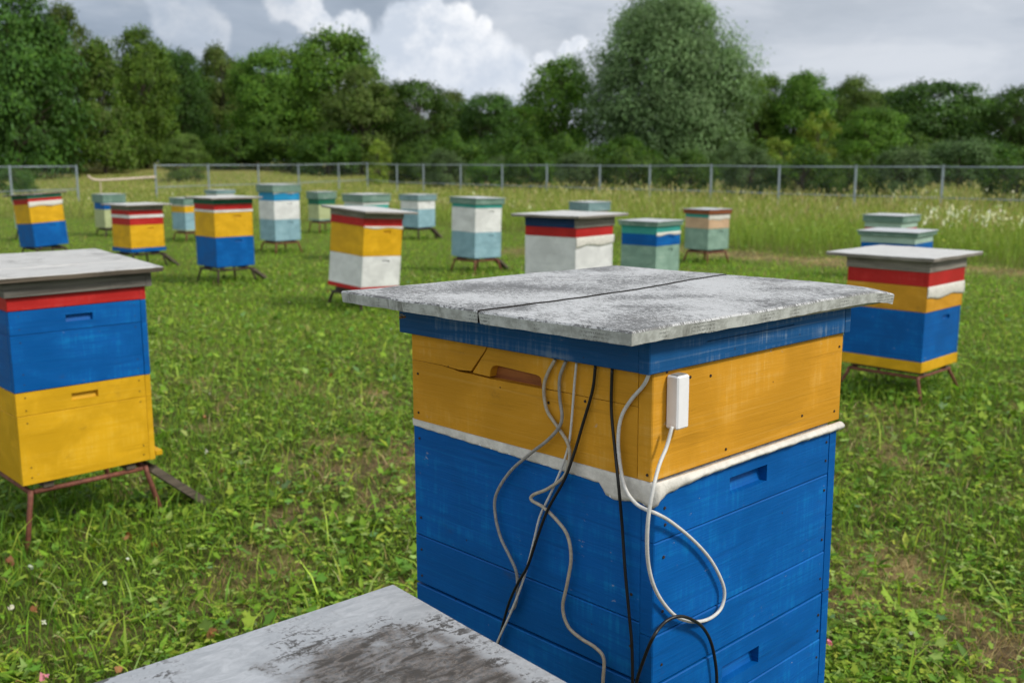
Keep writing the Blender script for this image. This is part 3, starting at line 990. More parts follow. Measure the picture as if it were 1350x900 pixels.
def tree(kind, px, half, top, Y, label, name='broadleaf_tree', cat='tree', group=None, base=None):
    i = _cnt.get(kind, 0)
    _cnt[kind] = i + 1
    crown, trunk = VAR[kind][i % len(VAR[kind])]
    P = at_y(px, top, Y)
    gz = float(ground_z(P[0], Y))
    wdt = 2 * half * Y / F_PX
    hgt = P[2] - gz
    e = empty(name, (P[0], Y, gz), (i * 2.4 + px * 0.01) % 6.28)
    tag(e, label, cat, group)
    for nm, me, mt in (('crown', crown, LEAF_WIL if kind == 'willow' else LEAF_MID), ('trunk', trunk, None)):
        o = bpy.data.objects.new(nm, me)
        if mt is not None and not me.materials:
            me.materials.append(mt)
        link(o, e)
        o.scale = (wdt, wdt, hgt)
    return e


WOOD = 'trees of the wood behind the fence'
BACK = 'second row of trees showing between the nearer crowns'
tree('dark', 2, 78, -42, 66, 'tallest dark green tree where the wood comes closest, left of the birch', group=WOOD)
tree('olive', 82, 42, 2, 74, 'slim olive birch with a thin pointed top beside the tall dark tree', 'birch_tree', group=WOOD)
tree('cone', 126, 52, 44, 72, 'layered olive conifer between the slim birch and a rounded green tree', 'conifer_tree', group=WOOD)
tree('mid', 182, 50, 34, 80, 'full green tree with a domed top behind the conifer and fence gap', group=WOOD)
tree('dark', 236, 40, 62, 88, 'dark green tree with a flattened top, right of the domed tree', group=WOOD)
tree('olive', 290, 38, 58, 92, 'dull olive tree with a wispy top twig above its neighbours', group=WOOD)
tree('mid', 345, 52, 64, 84, 'light green tree with a stepped top before the big oak-like tree', group=WOOD)
tree('mid', 442, 70, 36, 86, 'big spreading green tree highest in the middle of the wood edge', group=WOOD)
tree('olive', 474, 52, 88, 78, 'brownish olive tree standing in front of the big spreading tree', group=WOOD)
tree('dark', 548, 56, 102, 80, 'dark green tree sloping down beside the low gap in the wood', group=WOOD)
tree('olive', 592, 34, 118, 104, 'small olive tree far back in the low gap', group=WOOD)
tree('dark', 642, 48, 120, 92, 'round dark green tree below the white cloud', group=WOOD)
tree('mid', 742, 58, 74, 84, 'leafy green tree touching the left side of the willow', group=WOOD)
tree('willow', 884, 104, -8, 80, 'huge grey-green willow towering over the fence', 'willow_tree', group=WOOD)
tree('mid', 1002, 40, 94, 90, 'green tree just right of the willow', group=WOOD)
tree('mid', 1062, 42, 92, 88, 'green tree with a ragged top between the willow and the big dark tree', group=WOOD)
tree('olive', 1132, 42, 100, 92, 'olive green tree behind the yellowish small tree', group=WOOD)
tree('dark', 1236, 84, 104, 84, 'wide dark green tree with a broad flat crown', group=WOOD)
tree('dark', 1350, 50, 110, 80, 'dark tree closing the wood beyond the wide flat crown', group=WOOD)
for k, (px, half, top, Y) in enumerate([(30, 60, 20, 100), (205, 60, 66, 112), (300, 70, 80, 112), (385, 60, 62, 108), (510, 55, 112, 112), (605, 60, 140, 116),
                                        (690, 60, 138, 112), (960, 80, 100, 108), (1095, 70, 112, 112), (1175, 70, 118, 112), (1300, 70, 124, 108),
                                        (-90, 80, -20, 84), (-200, 90, 10, 90), (1440, 80, 100, 90), (1540, 90, 90, 94), (1640, 90, 100, 96), (-300, 90, 0, 96), (-420, 95, 10, 92), (-545, 95, 0, 86), (-680, 100, -5, 78), (1760, 95, 96, 92), (1890, 95, 90, 86)]):
    where = ['behind the tallest dark tree and the birch', 'behind the domed tree and the flat-topped one', 'behind the wispy olive tree', 'between the stepped tree and the big spreading tree',
             'behind the brownish olive tree', 'low in the gap behind the small olive tree', 'between the round dark tree and the leafy tree by the willow', 'directly behind the right side of the willow',
             'behind the ragged green tree right of the willow', 'behind the low bushy tree and left of the wide flat crown', 'behind the wide flat crown'][k:k + 1]
    lab = ('second-row tree ' + where[0]) if where else 'dark green tree at the outer end of the wood'
    tree('dark' if k % 3 else 'mid', px, half, top, Y, lab, group=BACK)
tree('yellow', 1080, 28, 142, 66, 'small yellow-green tree in front of the wood right of the willow', 'young_tree')
tree('mid', 1152, 48, 140, 70, 'low bushy green tree beside the yellow-green young tree', 'bushy_tree')
tree('yellow', 1030, 24, 176, 62, 'pointed light green sapling beside the foot of the willow', 'sapling')
tree('bush', 1268, 60, 186, 52, 'wide grey-green bush close behind the fence', 'bush', 'bush')
tree('yellow', 498, 19, 182, 64, 'bright green sapling behind the fence before the brownish tree', 'sapling')
tree('olive', 243, 30, 176, 64, 'olive rounded bush at the foot of the wood behind the fence', 'bush', 'bush')
tree('shrub', 548, 40, 188, 66, 'low green bush behind the fence under the sloping dark tree', 'bush', 'bush')
tree('bush', 655, 32, 208, 60, 'low pale bush behind the fence under the round dark tree', 'bush', 'bush')
tree('bush', 965, 38, 190, 58, 'grey-green bush at the right foot of the willow', 'bush', 'bush')
tree('shrub', 18, 28, 216, 47, 'small dark bush pushing through the short fence panel', 'bush', 'bush')
for k, (px, half, top, Y) in enumerate([(60, 45, 178, 76), (160, 45, 172, 78), (310, 50, 172, 78), (380, 50, 168, 78), (430, 50, 176, 74), (600, 45, 176, 78), (690, 45, 170, 78), (745, 45, 178, 74),
                                        (820, 50, 182, 72), (1010, 45, 186, 74), (1110, 50, 184, 74), (1200, 50, 178, 74), (1330, 50, 190, 66), (1400, 50, 180, 68), (-40, 60, 170, 66)]):
    where = ['the slim birch', 'the layered conifer and domed tree', 'the wispy olive tree', 'the stepped light green tree', 'the big spreading tree', 'the small olive tree in the low gap',
             'the round dark tree', 'the leafy tree left of the willow', 'the willow', 'the green tree just right of the willow', 'the olive tree behind the yellowish one', 'the wide flat crown', 'the dark tree closing the wood'][k:k + 1]
    lab = ('dark green shrub at the foot of ' + where[0]) if where else 'dark shrub at the outer end of the wood edge'
    tree('shrub', px, half, top, Y, lab, 'shrub', 'shrub', 'undergrowth along the foot of the wood')

for k, (px, half, top, dd) in enumerate([(585, 34, 200, 7), (640, 30, 207, 5), (700, 40, 196, 8), (765, 38, 203, 6), (830, 44, 196, 7), (905, 44, 200, 6), (990, 42, 198, 6), (1060, 44, 196, 7),
                                         (1120, 40, 204, 5), (1185, 46, 196, 7), (1345, 50, 200, 6), (1430, 55, 194, 7)]):
    fy_ = 1 / ((1 - (px - 520) / 724) / 54.0 + (px - 520) / 724 / 30.5) if px > 520 else 54
    near_ = ['the gap tree', 'the round dark tree', 'the leafy tree', 'the left foot of the willow', 'the middle of the willow', 'the right foot of the willow', 'the pointed sapling', 'the yellow-green tree', 'the low bushy tree',
             'the left end of the wide bush', 'the right end of the wide bush', 'the fence end'][k]
    tree('shrub' if k % 3 else 'bush', px, half, top, fy_ + dd, 'dense waist-high thicket close behind the fence before ' + near_, 'thicket', 'shrub', 'thickets close behind the fence')


# ------------------------------------------------------------------ wire fence
def fence(name, label, pts, height, panels):
    """pts: post positions (x, y) in order"""
    p0 = pts[0]
    e = empty(name, (p0[0], p0[1], float(ground_z(*p0))))
    tag(e, label, 'fence')
    base = np.array([p0[0], p0[1], float(ground_z(*p0))])
    gz = [float(ground_z(*p)) for p in pts]
    tops = [g + height for g in gz]
    post = MB()
    post.box((-0.029, -0.029, -0.15), (0.029, 0.029, height), 0.005)
    post.box((-0.034, -0.034, height), (0.034, 0.034, height + 0.012), 0.003)
    po = None
    for i, p in enumerate(pts):
        nxt = pts[min(i + 1, len(pts) - 1)] if i + 1 < len(pts) else p
        prv = pts[i - 1] if i else p
        ang = math.atan2(nxt[1] - prv[1], nxt[0] - prv[0])
        if po is None:
            po = post.build('post', GALV, e)
        else:
            po = po.copy()
            link(po)
            po.parent = e
        po.location = Vector((p[0], p[1], gz[i])) - Vector(base)
        po.rotation_euler = (0, 0, ang)
    for i in range(len(pts) - 1):
        a = np.array([pts[i][0], pts[i][1], gz[i]]) - base
        b = np.array([pts[i + 1][0], pts[i + 1][1], gz[i + 1]]) - base
        d = (b - a) / np.linalg.norm(b - a)
        for nm, hh, r in (('top_rail', height - 0.045, 0.021), ('bottom_rail', 0.50, 0.018)):
            m = MB()
            m.tube([a + d * 0.04 + (0, 0, hh), b - d * 0.04 + (0, 0, hh)], r, 8)
            m.build(nm, GALV, e, True)
        # diamond wire netting
        L = np.linalg.norm(b - a)
        z0, z1 = 0.30, height - 0.085
        st, m, n_ = 0.085, MB(), np.array([-d[1], d[0], 0])
        hh = z1 - z0
        s = -hh
        while s < L:
            for up in (1, -1):
                sa, sb = max(s, 0.04), min(s + hh, L - 0.04)
                if sb - sa > 0.02:
                    za, zb = (z0 + (sa - s), z0 + (sb - s)) if up > 0 else (z1 - (sa - s), z1 - (sb - s))
                    A_, B_ = a + d * sa + (0, 0, za), a + d * sb + (0, 0, zb)
                    w_ = np.array([0, 0, 0.0008])
                    m.add([A_ - w_, B_ - w_, B_ + w_, A_ + w_], [(0, 1, 2, 3)])
            s += st
        tag(m.build('wire_netting', GALV, e), kind='stuff')
    return e


def post_at(px, Y):
    return (float(at_y(px, 216, Y)[0]), Y)


def lerp_line(pxs, x0, Y0, x1, Y1):
    out = []
    for px in pxs:
        t = (px - x0) / (x1 - x0)
        inv = (1 - t) / Y0 + t / Y1
        out.append(post_at(px, 1 / inv))
    return out


left_part = lerp_line([204, 274, 340, 393, 446, 484], 204, 43.5, 446, 56.0)
right_part = lerp_line([523, 558, 607, 662, 721, 791, 857, 938, 1028, 1129, 1244, 1375, 1525], 520, 54.0, 1244, 30.5)
right_part = [p for p in right_part]
fence('wire_fence', 'long galvanised wire fence with posts and rails in front of the wood', left_part + right_part, 1.47, None)
fence('wire_fence', 'short galvanised fence panel left of the gap', [post_at(-150, 34.0), post_at(-68, 35.5), post_at(12, 37.5), post_at(100, 40.0)], 1.44, None)

# pale pole sagging across the gap
pole_pts = [at_y(x_, y_, Y_) for x_, y_, Y_ in ((116, 231.5, 41.6), (121, 236, 41.7), (132, 237.5, 42), (155, 236.5, 42.4), (180, 235, 43.0), (205, 233.5, 43.42))]
o_ = np.array([pole_pts[2][0], 42.0, 0.0])
e = empty('barrier_pole', o_)
tag(e, 'pale pinkish bent barrier pole lying across the fence gap', 'pole')
m = MB()
m.tube([q - o_ for q in smooth_path(pole_pts, 5)], 0.045, 8)
m.build('pole', POLEM, e, True)
for q in (pole_pts[2],):
    m = MB()
    m.tube([(q[0] - o_[0], q[1] - o_[1], -0.25), (q[0] - o_[0], q[1] - o_[1], q[2] - 0.03)], 0.02, 6)
    m.build('stake', POLEM, e)


# ------------------------------------------------------------------ hives
def rot_z(th):
    return Matrix.Rotation(-th, 4, 'Z')


def put_box(parent, name, a, b, z0, z1, mats, slot=True, ox=0.0, oy=0.0, seams=None, boards=None, label=None, slot_faces=('+X', '-X'), t=0.024, slot_u=0.05):
    """one hive storey: four walls pinned together pinwheel fashion. boards = {face: [z seams]} makes separate board objects."""
    top = None
    if not isinstance(mats, dict):
        mats = {f: mats for f in ('-Y', '+X', '+Y', '-X')}
    rng = random.Random(hash((name, round(z0, 3), round(a, 3))) & 0xffff)
    spans = {'-Y': (-a / 2, a / 2 - t), '+X': (-b / 2, b / 2 - t), '+Y': (-a / 2, a / 2 - t), '-X': (-b / 2, b / 2 - t)}
    # frame rails inside that carry the walls: the box part itself
    core = MB()
    ia, ib = a / 2 - t - 0.0015, b / 2 - t - 0.0015
    for lo, hi in (((-ia, -ib, z0 + 0.004), (ia, -ib + 0.012, z1 - 0.004)), ((-ia, ib - 0.012, z0 + 0.004), (ia, ib, z1 - 0.004)),
                   ((-ia, -ib + 0.013, z0 + 0.004), (-ia + 0.012, ib - 0.013, z1 - 0.004)), ((ia - 0.012, -ib + 0.013, z0 + 0.004), (ia, ib - 0.013, z1 - 0.004))):
        core.box((lo[0] + ox, lo[1] + oy, lo[2]), (hi[0] + ox, hi[1] + oy, hi[2]))
    mset = []
    for f in ('-Y', '+X', '+Y', '-X'):
        if mats[f] not in mset:
            mset.append(mats[f])
    if boards is None:
        for f in ('-Y', '+X', '+Y', '-X'):
            mp = face_map(f, a, b, ox, oy)
            sl = None
            if slot and f in slot_faces:
                hgt = z1 - z0
                zc = z1 - min(0.055, hgt * 0.3)
                sl = (slot_u - 0.05, slot_u + 0.05, zc - 0.013, zc + 0.013, 0.021)
            core.board(mp, *spans[f], z0 + 0.0006, z1 - 0.0006, t, 0.002, sl, 0.0, mset.index(mats[f]))
        box = core.build(name, mset, parent)
        if label:
            box['label'] = label
        return box
    box = core.build(name, DARKW, parent)
    if label:
        box['label'] = label
    for f in ('-Y', '+X', '+Y', '-X'):
        mp = face_map(f, a, b, ox, oy)
        zs = [z0 + 0.0006] + sorted(boards.get(f, [])) + [z1 - 0.0006]
        for k in range(len(zs) - 1):
            last = k == len(zs) - 2
            sl = None
            if last and slot and f in slot_faces:
                zc = z1 - slot[0] if isinstance(slot, tuple) else z1 - 0.045
                hw, hh = (slot[1], slot[2]) if isinstance(slot, tuple) else (0.052, 0.014)
                sl = (slot_u - hw, slot_u + hw, zc - hh, zc + hh, 0.021)
            bm = MB()
            jit = rng.uniform(-0.0008, 0.0008)
            bm.board(mp, spans[f][0] + 0.0004, spans[f][1] - 0.0004, zs[k] + 0.0006, zs[k + 1] - 0.0006, t - 0.001, 0.0016, sl, jit)
            bm.build('board', mats[f], box)
    return box


def put_nails(box, mp, uv):
    src = None
    for u, v in uv:
        m = MB()
        P = [mp(u + 0.0022 * math.cos(k * math.pi / 3), v + 0.0022 * math.sin(k * math.pi / 3), 0.0012) for k in range(6)]
        Q = [mp(u + 0.0026 * math.cos(k * math.pi / 3), v + 0.0026 * math.sin(k * math.pi / 3), -0.002) for k in range(6)]
        m.add(P + Q, [tuple(range(6))] + [(k, k + 6, (k + 1) % 6 + 6, (k + 1) % 6) for k in range(6)])
        m.build('nail', NAILM, box)


def put_cloth(parent, pts_fn, n, name='cloth_strip', thick=0.006, seed=1):
    """strip of cloth hanging out of a joint. pts_fn(s) -> (top point, bottom point, outward normal, bulge)"""
    rs = random.Random(seed)
    m, T = MB(), 7
    grid = []
    for i in range(n):
        top, bot, nr, bulge = pts_fn(i / (n - 1))
        top, bot, nr = Vector(top), Vector(bot), Vector(nr)
        wv = 0.0013 * math.sin(i * 0.9 + seed) * math.sin(i * 0.23) + rs.uniform(-0.0012, 0.0012)
        for j in range(T):
            t = j / (T - 1)
            out = bulge * math.sin(math.pi * min(1.0, 0.12 + t * 0.80)) + 0.0012 + wv * t
            grid.append(top.lerp(bot, t) + nr * out)
        for j in range(T):                                     # back layer
            t = 1 - j / (T - 1)
            grid.append(top.lerp(bot, t) + nr * 0.0004)
    W = 2 * T
    fs = []
    for i in range(n - 1):
        for j in range(W):
            j2 = (j + 1) % W
            fs.append((i * W + j, i * W + j2, (i + 1) * W + j2, (i + 1) * W + j))
    fs.append(tuple(range(W)))
    fs.append(tuple((n - 1) * W + k for k in range(W))[::-1])
    m.add(grid, fs)
    return m.build(name, CLOTH, parent, True)


def wavy_sheet(parent, name, mats, x0, x1, y0, y1, z, thick, nx=26, ny=26, amp=0.003, seed=3, edge_amp=0.003, droop=None, joint=None, bow=0.0, slant=0.0, tiltx=0.0, xref=0.0):
    """lid sheet with a folded edge: top grid and skirt; slightly warped and with uneven edges"""
    def wob(x, y):
        return (float(fbm(np.array([x * 6 + seed]), np.array([y * 6]), 1.0, seed)[0]) - 0.5) * 2 * amp
    def ez(s, k):
        return (float(fbm(np.array([s * 10 + k * 9.1]), np.array([k * 3.3 + seed]), 1.0, seed)[0]) - 0.5) * 2 * edge_amp
    m = MB()
    top = {}
    for j in range(ny):
        for i in range(nx):
            u, v = i / (nx - 1), j / (ny - 1)
            x, y = x0 + (x1 - x0) * u, y0 + (y1 - y0) * v
            x += slant * (v - 0.5) * (u if joint == 'x1' else 1 - u if joint == 'x0' else 0) + (0.011 * math.sin(v * 5) * (u if joint == 'x1' else 1 - u) if slant else 0)
            zz = z + wob(x, y) + bow * (1 - (2 * u - 1) ** 2) * (1 - (2 * v - 1) ** 2)
            zz -= tiltx * (x - xref)
            ex = ey = 0.0
            if i == 0 and not (joint == 'x0'):
                ex = ez(y, 1)
            if i == nx - 1 and not (joint == 'x1'):
                ex = ez(y, 2)
            if j == 0:
                ey = ez(x, 3)
            if j == ny - 1:
                ey = ez(x, 4)
            if droop:
                dd = math.hypot(x - droop[0], y - droop[1])
                zz -= droop[3] * max(0.0, 1 - dd / droop[2]) ** 2
            top[(i, j)] = len(m.v)
            m.v.append((x + ex, y + ey, zz))
    for j in range(ny - 1):
        for i in range(nx - 1):
            m.f.append((top[(i, j)], top[(i + 1, j)], top[(i + 1, j + 1)], top[(i, j + 1)]))
            m.m.append(0)
    ring = [(i, 0) for i in range(nx)] + [(nx - 1, j) for j in range(1, ny)] + [(i, ny - 1) for i in range(nx - 2, -1, -1)] + [(0, j) for j in range(ny - 2, 0, -1)]
    cx, cy = (x0 + x1) / 2, (y0 + y1) / 2
    r1, r2 = [], []
    for k, (i, j) in enumerate(ring):
        x, y, zz = m.v[top[(i, j)]]
        sx = (1 if i == nx - 1 else -1 if i == 0 else 0)
        sy = (1 if j == ny - 1 else -1 if j == 0 else 0)
        r1.append(len(m.v))
        m.v.append((x + sx * 0.0018, y + sy * 0.0018, zz - 0.0028))
    for k, (i, j) in enumerate(ring):
        x, y, zz = m.v[top[(i, j)]]
        r2.append(len(m.v))
        m.v.append((x, y, zz - thick + ez(k * 0.05, 7) * 0.7))
    n = len(ring)
    for k in range(n):
        k2 = (k + 1) % n
        a, b = top[ring[k]], top[ring[k2]]
        m.f.append((r1[k], r1[k2], b, a))
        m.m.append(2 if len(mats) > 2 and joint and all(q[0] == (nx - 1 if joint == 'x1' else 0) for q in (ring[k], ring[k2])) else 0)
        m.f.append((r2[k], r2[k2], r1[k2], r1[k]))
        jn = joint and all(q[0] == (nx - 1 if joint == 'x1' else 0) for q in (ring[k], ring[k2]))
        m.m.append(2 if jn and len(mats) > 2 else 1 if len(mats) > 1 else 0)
    # underside, a little above the hem
    m.f.append(tuple(reversed(r2)))
    m.m.append(1 if len(mats) > 1 else 0)
    return m.build(name, mats, parent, False)


def stand(x, y, th, zb, a, mat, label, group='iron hive stands in the grass', splay=0.06):
    gz = float(ground_z(x, y))
    e = empty('hive_stand', (x, y, gz), -th)
    tag(e, label, 'stand', group)
    full = zb - gz - 0.0005
    top = full - 0.028
    for sy in (-1, 1):
        m = MB()
        m.box((-a / 2 + 0.02, sy * (a / 2 - 0.10) - 0.02, top + 0.0003), (a / 2 - 0.02, sy * (a / 2 - 0.10) + 0.02, full), 0.002)
        m.build('bearer', DARKW, e)
    s = a / 2 - 0.035
    r = 0.0105 if math.hypot(x, y) < 8 else 0.0145
    for p, q in (((-s, -s), (s, -s)), ((s, -s), (s, s)), ((s, s), (-s, s)), ((-s, s), (-s, -s))):
        d = Vector((q[0] - p[0], q[1] - p[1], 0)).normalized() * 0.012
        m = MB()
        m.tube([Vector((p[0], p[1], top - r)) + d, Vector((q[0], q[1], top - r)) - d], r, 8)
        m.build('rail', mat, e, True)
    for sx in (-1, 1):
        for sy in (-1, 1):
            m = MB()
            m.tube([(sx * s, sy * s, top - 0.002), (sx * (s + 0.004), sy * (s + 0.004), top - 0.03), (sx * (s + splay), sy * (s + splay), -0.06)], [r * 1.05, r * 1.05, r * 0.95], 8)
            m.build('leg', mat, e, True)
    return e


RAMPS = 'plank ramps at the hive entrances'


def ramp_plank(x, y, th, a, zb, label, mat=DARKW, length=0.27, off=0.03, wdt=0.13):
    """plank leaning from the ground to the entrance on the far side of the hive"""
    gz = float(ground_z(x, y))
    c, s = math.cos(-th), math.sin(-th)
    lx, y0 = a / 2 - 0.09, a / 2 + 0.006
    y1 = y0 + length
    top = zb - gz - 0.035
    m = MB()
    d = Vector((0, y1 - y0, -top - 0.01)).normalized()
    nn = Vector((0, -d.z, d.y))
    A_, B_ = Vector((0, y0, top)), Vector((0, y1, -0.01))
    vs = []
    for p in (A_, B_):
        for sx in (-1, 1):
            for t in (0, 0.032):
                vs.append(p + Vector((sx * wdt / 2, 0, 0)) - nn * t)
    m.add([tuple(v + Vector((lx, 0, 0))) for v in vs], [(0, 2, 6, 4), (1, 5, 7, 3), (0, 1, 3, 2), (4, 6, 7, 5), (0, 4, 5, 1), (2, 3, 7, 6)])
    o = m.build('ramp_plank', mat)
    o.location = (x, y, gz)
    o.rotation_euler = (0, 0, -th)
    return tag(o, label, 'plank', RAMPS)


HIVES = 'bee hives standing on the grass'


def hive(label, near, th_deg, zb, a, layers, lid, stand_label, stand_mat=IRONK, tilt=(0, 0), ramp=None, boards=False, splay=0.06, slot_u=0.05, clothx=None):
    """near = the corner that points to the viewer (x, y); layers bottom-up: (part, z_top, material, out, slot)"""
    th = math.radians(th_deg)
    cx = near[0] + a / 2 * (-math.cos(th) + math.sin(th))
    cy = near[1] + a / 2 * (math.sin(th) + math.cos(th))
    e = empty('bee_hive', (cx, cy, zb))
    e.rotation_mode = 'QUATERNION'
    Rm = Matrix.Rotation(tilt[1], 4, 'Y') @ Matrix.Rotation(tilt[0], 4, 'X') @ rot_z(th)
    e.rotation_quaternion = Rm.to_quaternion()
    tag(e, label, 'bee hive', HIVES)
    z = 0.0
    for part, zt, mat, out, slot in layers:
        z1 = zt - zb
        bd = None
        if boards and part == 'hive_body':
            bd = {f: [z1 - 0.092] for f in ('-Y', '+X', '+Y', '-X')}
        jr = random.Random(int(near[0] * 1000) + len(part) + int(zt * 1000))
        bx = put_box(e, part, a + 2 * out, a + 2 * out, z + 0.0005, z1, mat, slot, jr.uniform(-0.004, 0.004), jr.uniform(-0.004, 0.004), boards=bd, slot_u=slot_u)
        if bd:
            mp = face_map('+X', a, a)
            put_nails(bx, mp, [(-a / 2 + 0.035, z1 - 0.02), (-a / 2 + 0.035, z1 - 0.07), (-a / 2 + 0.035, z1 - 0.12), (a / 2 - 0.05, z1 - 0.02), (a / 2 - 0.05, z1 - 0.065),
                               (a / 2 - 0.05, z1 - 0.11), (-a / 2 + 0.035, z + 0.03), (-a / 2 + 0.035, z + 0.07), (a / 2 - 0.05, z + 0.03), (a / 2 - 0.05, z + 0.07)])
        z = z1
    if clothx:                                              # strip of cloth hanging on the +X face
        zt, zb_ = clothx[0] - zb, clothx[1] - zb
        ww = clothx[2] if len(clothx) > 2 else 0.0
        sd = int(near[0] * 10) % 17
        put_cloth(e, lambda s: ((a / 2 + ww, -a / 2 - 0.004 + s * (a + 0.01), zt), (a / 2 + ww, -a / 2 - 0.004 + s * (a + 0.01), zb_ + 0.008 * math.sin(s * 9 + sd)), (1, 0, 0), 0.007), 24, seed=sd)
    kind = lid[0]
    if kind == 'flat':                                      # sheet with wide overhang
        _, ov, mt, mb_ = lid[:4]
        ox0, ox1, oy0, oy1 = ov if isinstance(ov, tuple) else (ov,) * 4
        if len(lid) > 4 and lid[4] == 'boards':
            lo, hi = -a / 2 - ox0, a / 2 + ox1
            pr = MB()
            pr.box((-a / 2 - 0.01, -a / 2 - 0.01, z + 0.0005), (a / 2 + 0.01, a / 2 + 0.01, z + 0.004))
            lidp = pr.build('lid', mb_, e)
            n = 3
            for k in range(n):
                wd = (hi - lo) / n
                wavy_sheet(lidp, 'lid_board', [mt, mb_], lo + wd * k + 0.0015, lo + wd * (k + 1) - 0.0015, -a / 2 - oy0, a / 2 + oy1, z + 0.0245 + 0.0015 * (k % 2), 0.020, 8, 20, 0.002, 3 + k, tiltx=0.045, xref=hi)
        else:
            wavy_sheet(e, 'lid', [mt, mb_], -a / 2 - ox0, a / 2 + ox1, -a / 2 - oy0, a / 2 + oy1, z + 0.026, 0.022, 14, 14, 0.003, int(abs(near[0]) * 7) % 50)
    else:                                                   # deep telescoping roof with a sheet on top
        _, h, mt, mtop = lid
        put_box(e, 'roof', a + 0.05, a + 0.05, z + 0.0005, z + h - 0.012, mt, False)
        wavy_sheet(e, 'roof_sheet', [mtop, mt], -a / 2 - 0.034, a / 2 + 0.034, -a / 2 - 0.034, a / 2 + 0.034, z + h + 0.004, 0.014, 12, 12, 0.0025, int(abs(near[0]) * 7) % 50)
    if stand_label:
        stand(cx, cy, th, zb, a, stand_mat, stand_label, splay=splay)
    if ramp:
        ramp_plank(cx, cy, th, a, zb, ramp)
    SPOTS.append((cx, cy, zb, a))
    return e


SPOTS = []
B_, S_, R_, C_ = 'hive_body', 'super', 'rim', 'spacer'

# hive A: yellow and blue bodies under a weathered board lid
e = hive('yellow and blue hive with red band under a grey board lid', (-1.88, 3.67), 46, 0.268, 0.53,
         [(B_, 0.634, YEL, 0, True), (B_, 0.947, BLUE, 0, True), (C_, 1.000, RED, 0.001, False), (R_, 1.056, GREYD, 0.018, False)],
         ('flat', (0.10, 0.06, 0.08, 0.055), BOARDTOP, DARKW, 'boards'), 'red-brown iron stand under the yellow and blue hive with board lid', IRON,
         ramp='short grey plank ramp beside the yellow and blue hive with board lid', boards=True, slot_u=-0.005)
m = MB()
m.box((-0.15, 0.266, 0.012), (0.262, 0.296, 0.036), 0.003)
m.build('landing_board', YEL, e)

hive('leaning blue and yellow hive with red and white bands under a dark-edged lid', (-7.41, 15.49), 40, 0.188, 0.53,
     [(B_, 0.552, BLUE, 0, True), (B_, 0.850, YEL, 0, True), (C_, 0.932, RED, 0, False), (R_, 0.985, DGRN, 0.006, False)],
     ('flat', (0.12, 0.04, 0.10, 0.08), PALEW, DARKW), 'iron stand under the leaning blue and yellow hive', tilt=(0, math.radians(-4.2)), clothx=(0.885, 0.81))
hive('yellow hive with two red bands, white stripe and blue base', (-5.53, 14.48), 41, 0.197, 0.53,
     [('bottom_board', 0.252, BLUE, 0.014, False), (B_, 0.587, YEL, 0, True), (C_, 0.690, RED, 0, False), (C_, 0.734, WHI, 0.006, False), (C_, 0.800, RED, 0, False), (R_, 0.862, GREYW, 0.006, False)],
     ('flat', 0.10, PALEW, GREYW), 'iron stand under the yellow hive with two red bands', ramp='dark plank ramp beside the yellow hive with two red bands')
hive('blue hive with yellow body above and a red band, black ramp at its side', (-3.71, 12.49), 46, 0.185, 0.53,
     [(B_, 0.561, BLUE, 0, True), (B_, 0.872, YEL, 0, True), (C_, 0.902, WHI, 0.005, False), (C_, 0.972, RED, 0, False), (R_, 1.032, DGRN, 0.006, False)],
     ('flat', (0.09, 0.09, 0.08, 0.1), PALEW, GREYW), 'iron stand under the blue hive with yellow body above', ramp='black plank ramp beside the blue hive with yellow body above')
hive('leaning white hive with yellow body above, red base and red band', (-1.56, 10.19), 41, 0.183, 0.53,
     [('bottom_board', 0.224, RED, 0.004, False), (B_, 0.544, WHI, 0, True), (B_, 0.850, YEL, 0, True), (C_, 0.930, RED, 0.002, False), (R_, 0.990, GREYW, 0.008, False)],
     ('flat', (0.08, 0.10, 0.08, 0.12), PALEW, GREYW), 'iron stand under the leaning white hive with yellow body', tilt=(0, math.radians(4.6)), clothx=(0.856, 0.832))
hive('big white hive with red band and navy rim right behind the wired hive', (0.52, 8.07), 40, 0.20, 0.53,
     [(B_, 0.52, WHI, 0, True), (B_, 0.892, WHI, 0, False), (C_, 0.968, RED, 0, False), (R_, 1.045, {'-Y': NAVY, '+X': GREYW, '+Y': GREYW, '-X': NAVY}, 0.006, False)],
     ('flat', (0.09, 0.08, 0.08, 0.1), PALEW, GREYW), 'iron stand under the big white hive', clothx=(0.893, 0.815))
hive('blue and orange hive with red band, white cloth and wide grey lid', (2.54, 6.04), 46, 0.206, 0.53,
     [('bottom_board', 0.273, YEL, 0.002, False), (B_, 0.584, BLUE, 0, True), (S_, 0.743, ORA, 0, False), (C_, 0.832, RED, 0.001, False), (R_, 0.900, GREYW, 0.008, False)],
     ('flat', (0.12, 0.05, 0.06, 0.15), PALEW, GREYW), 'rust-brown iron stand under the blue and orange hive with white cloth', IRON, clothx=(0.745, 0.668, 0.002), splay=0.09)

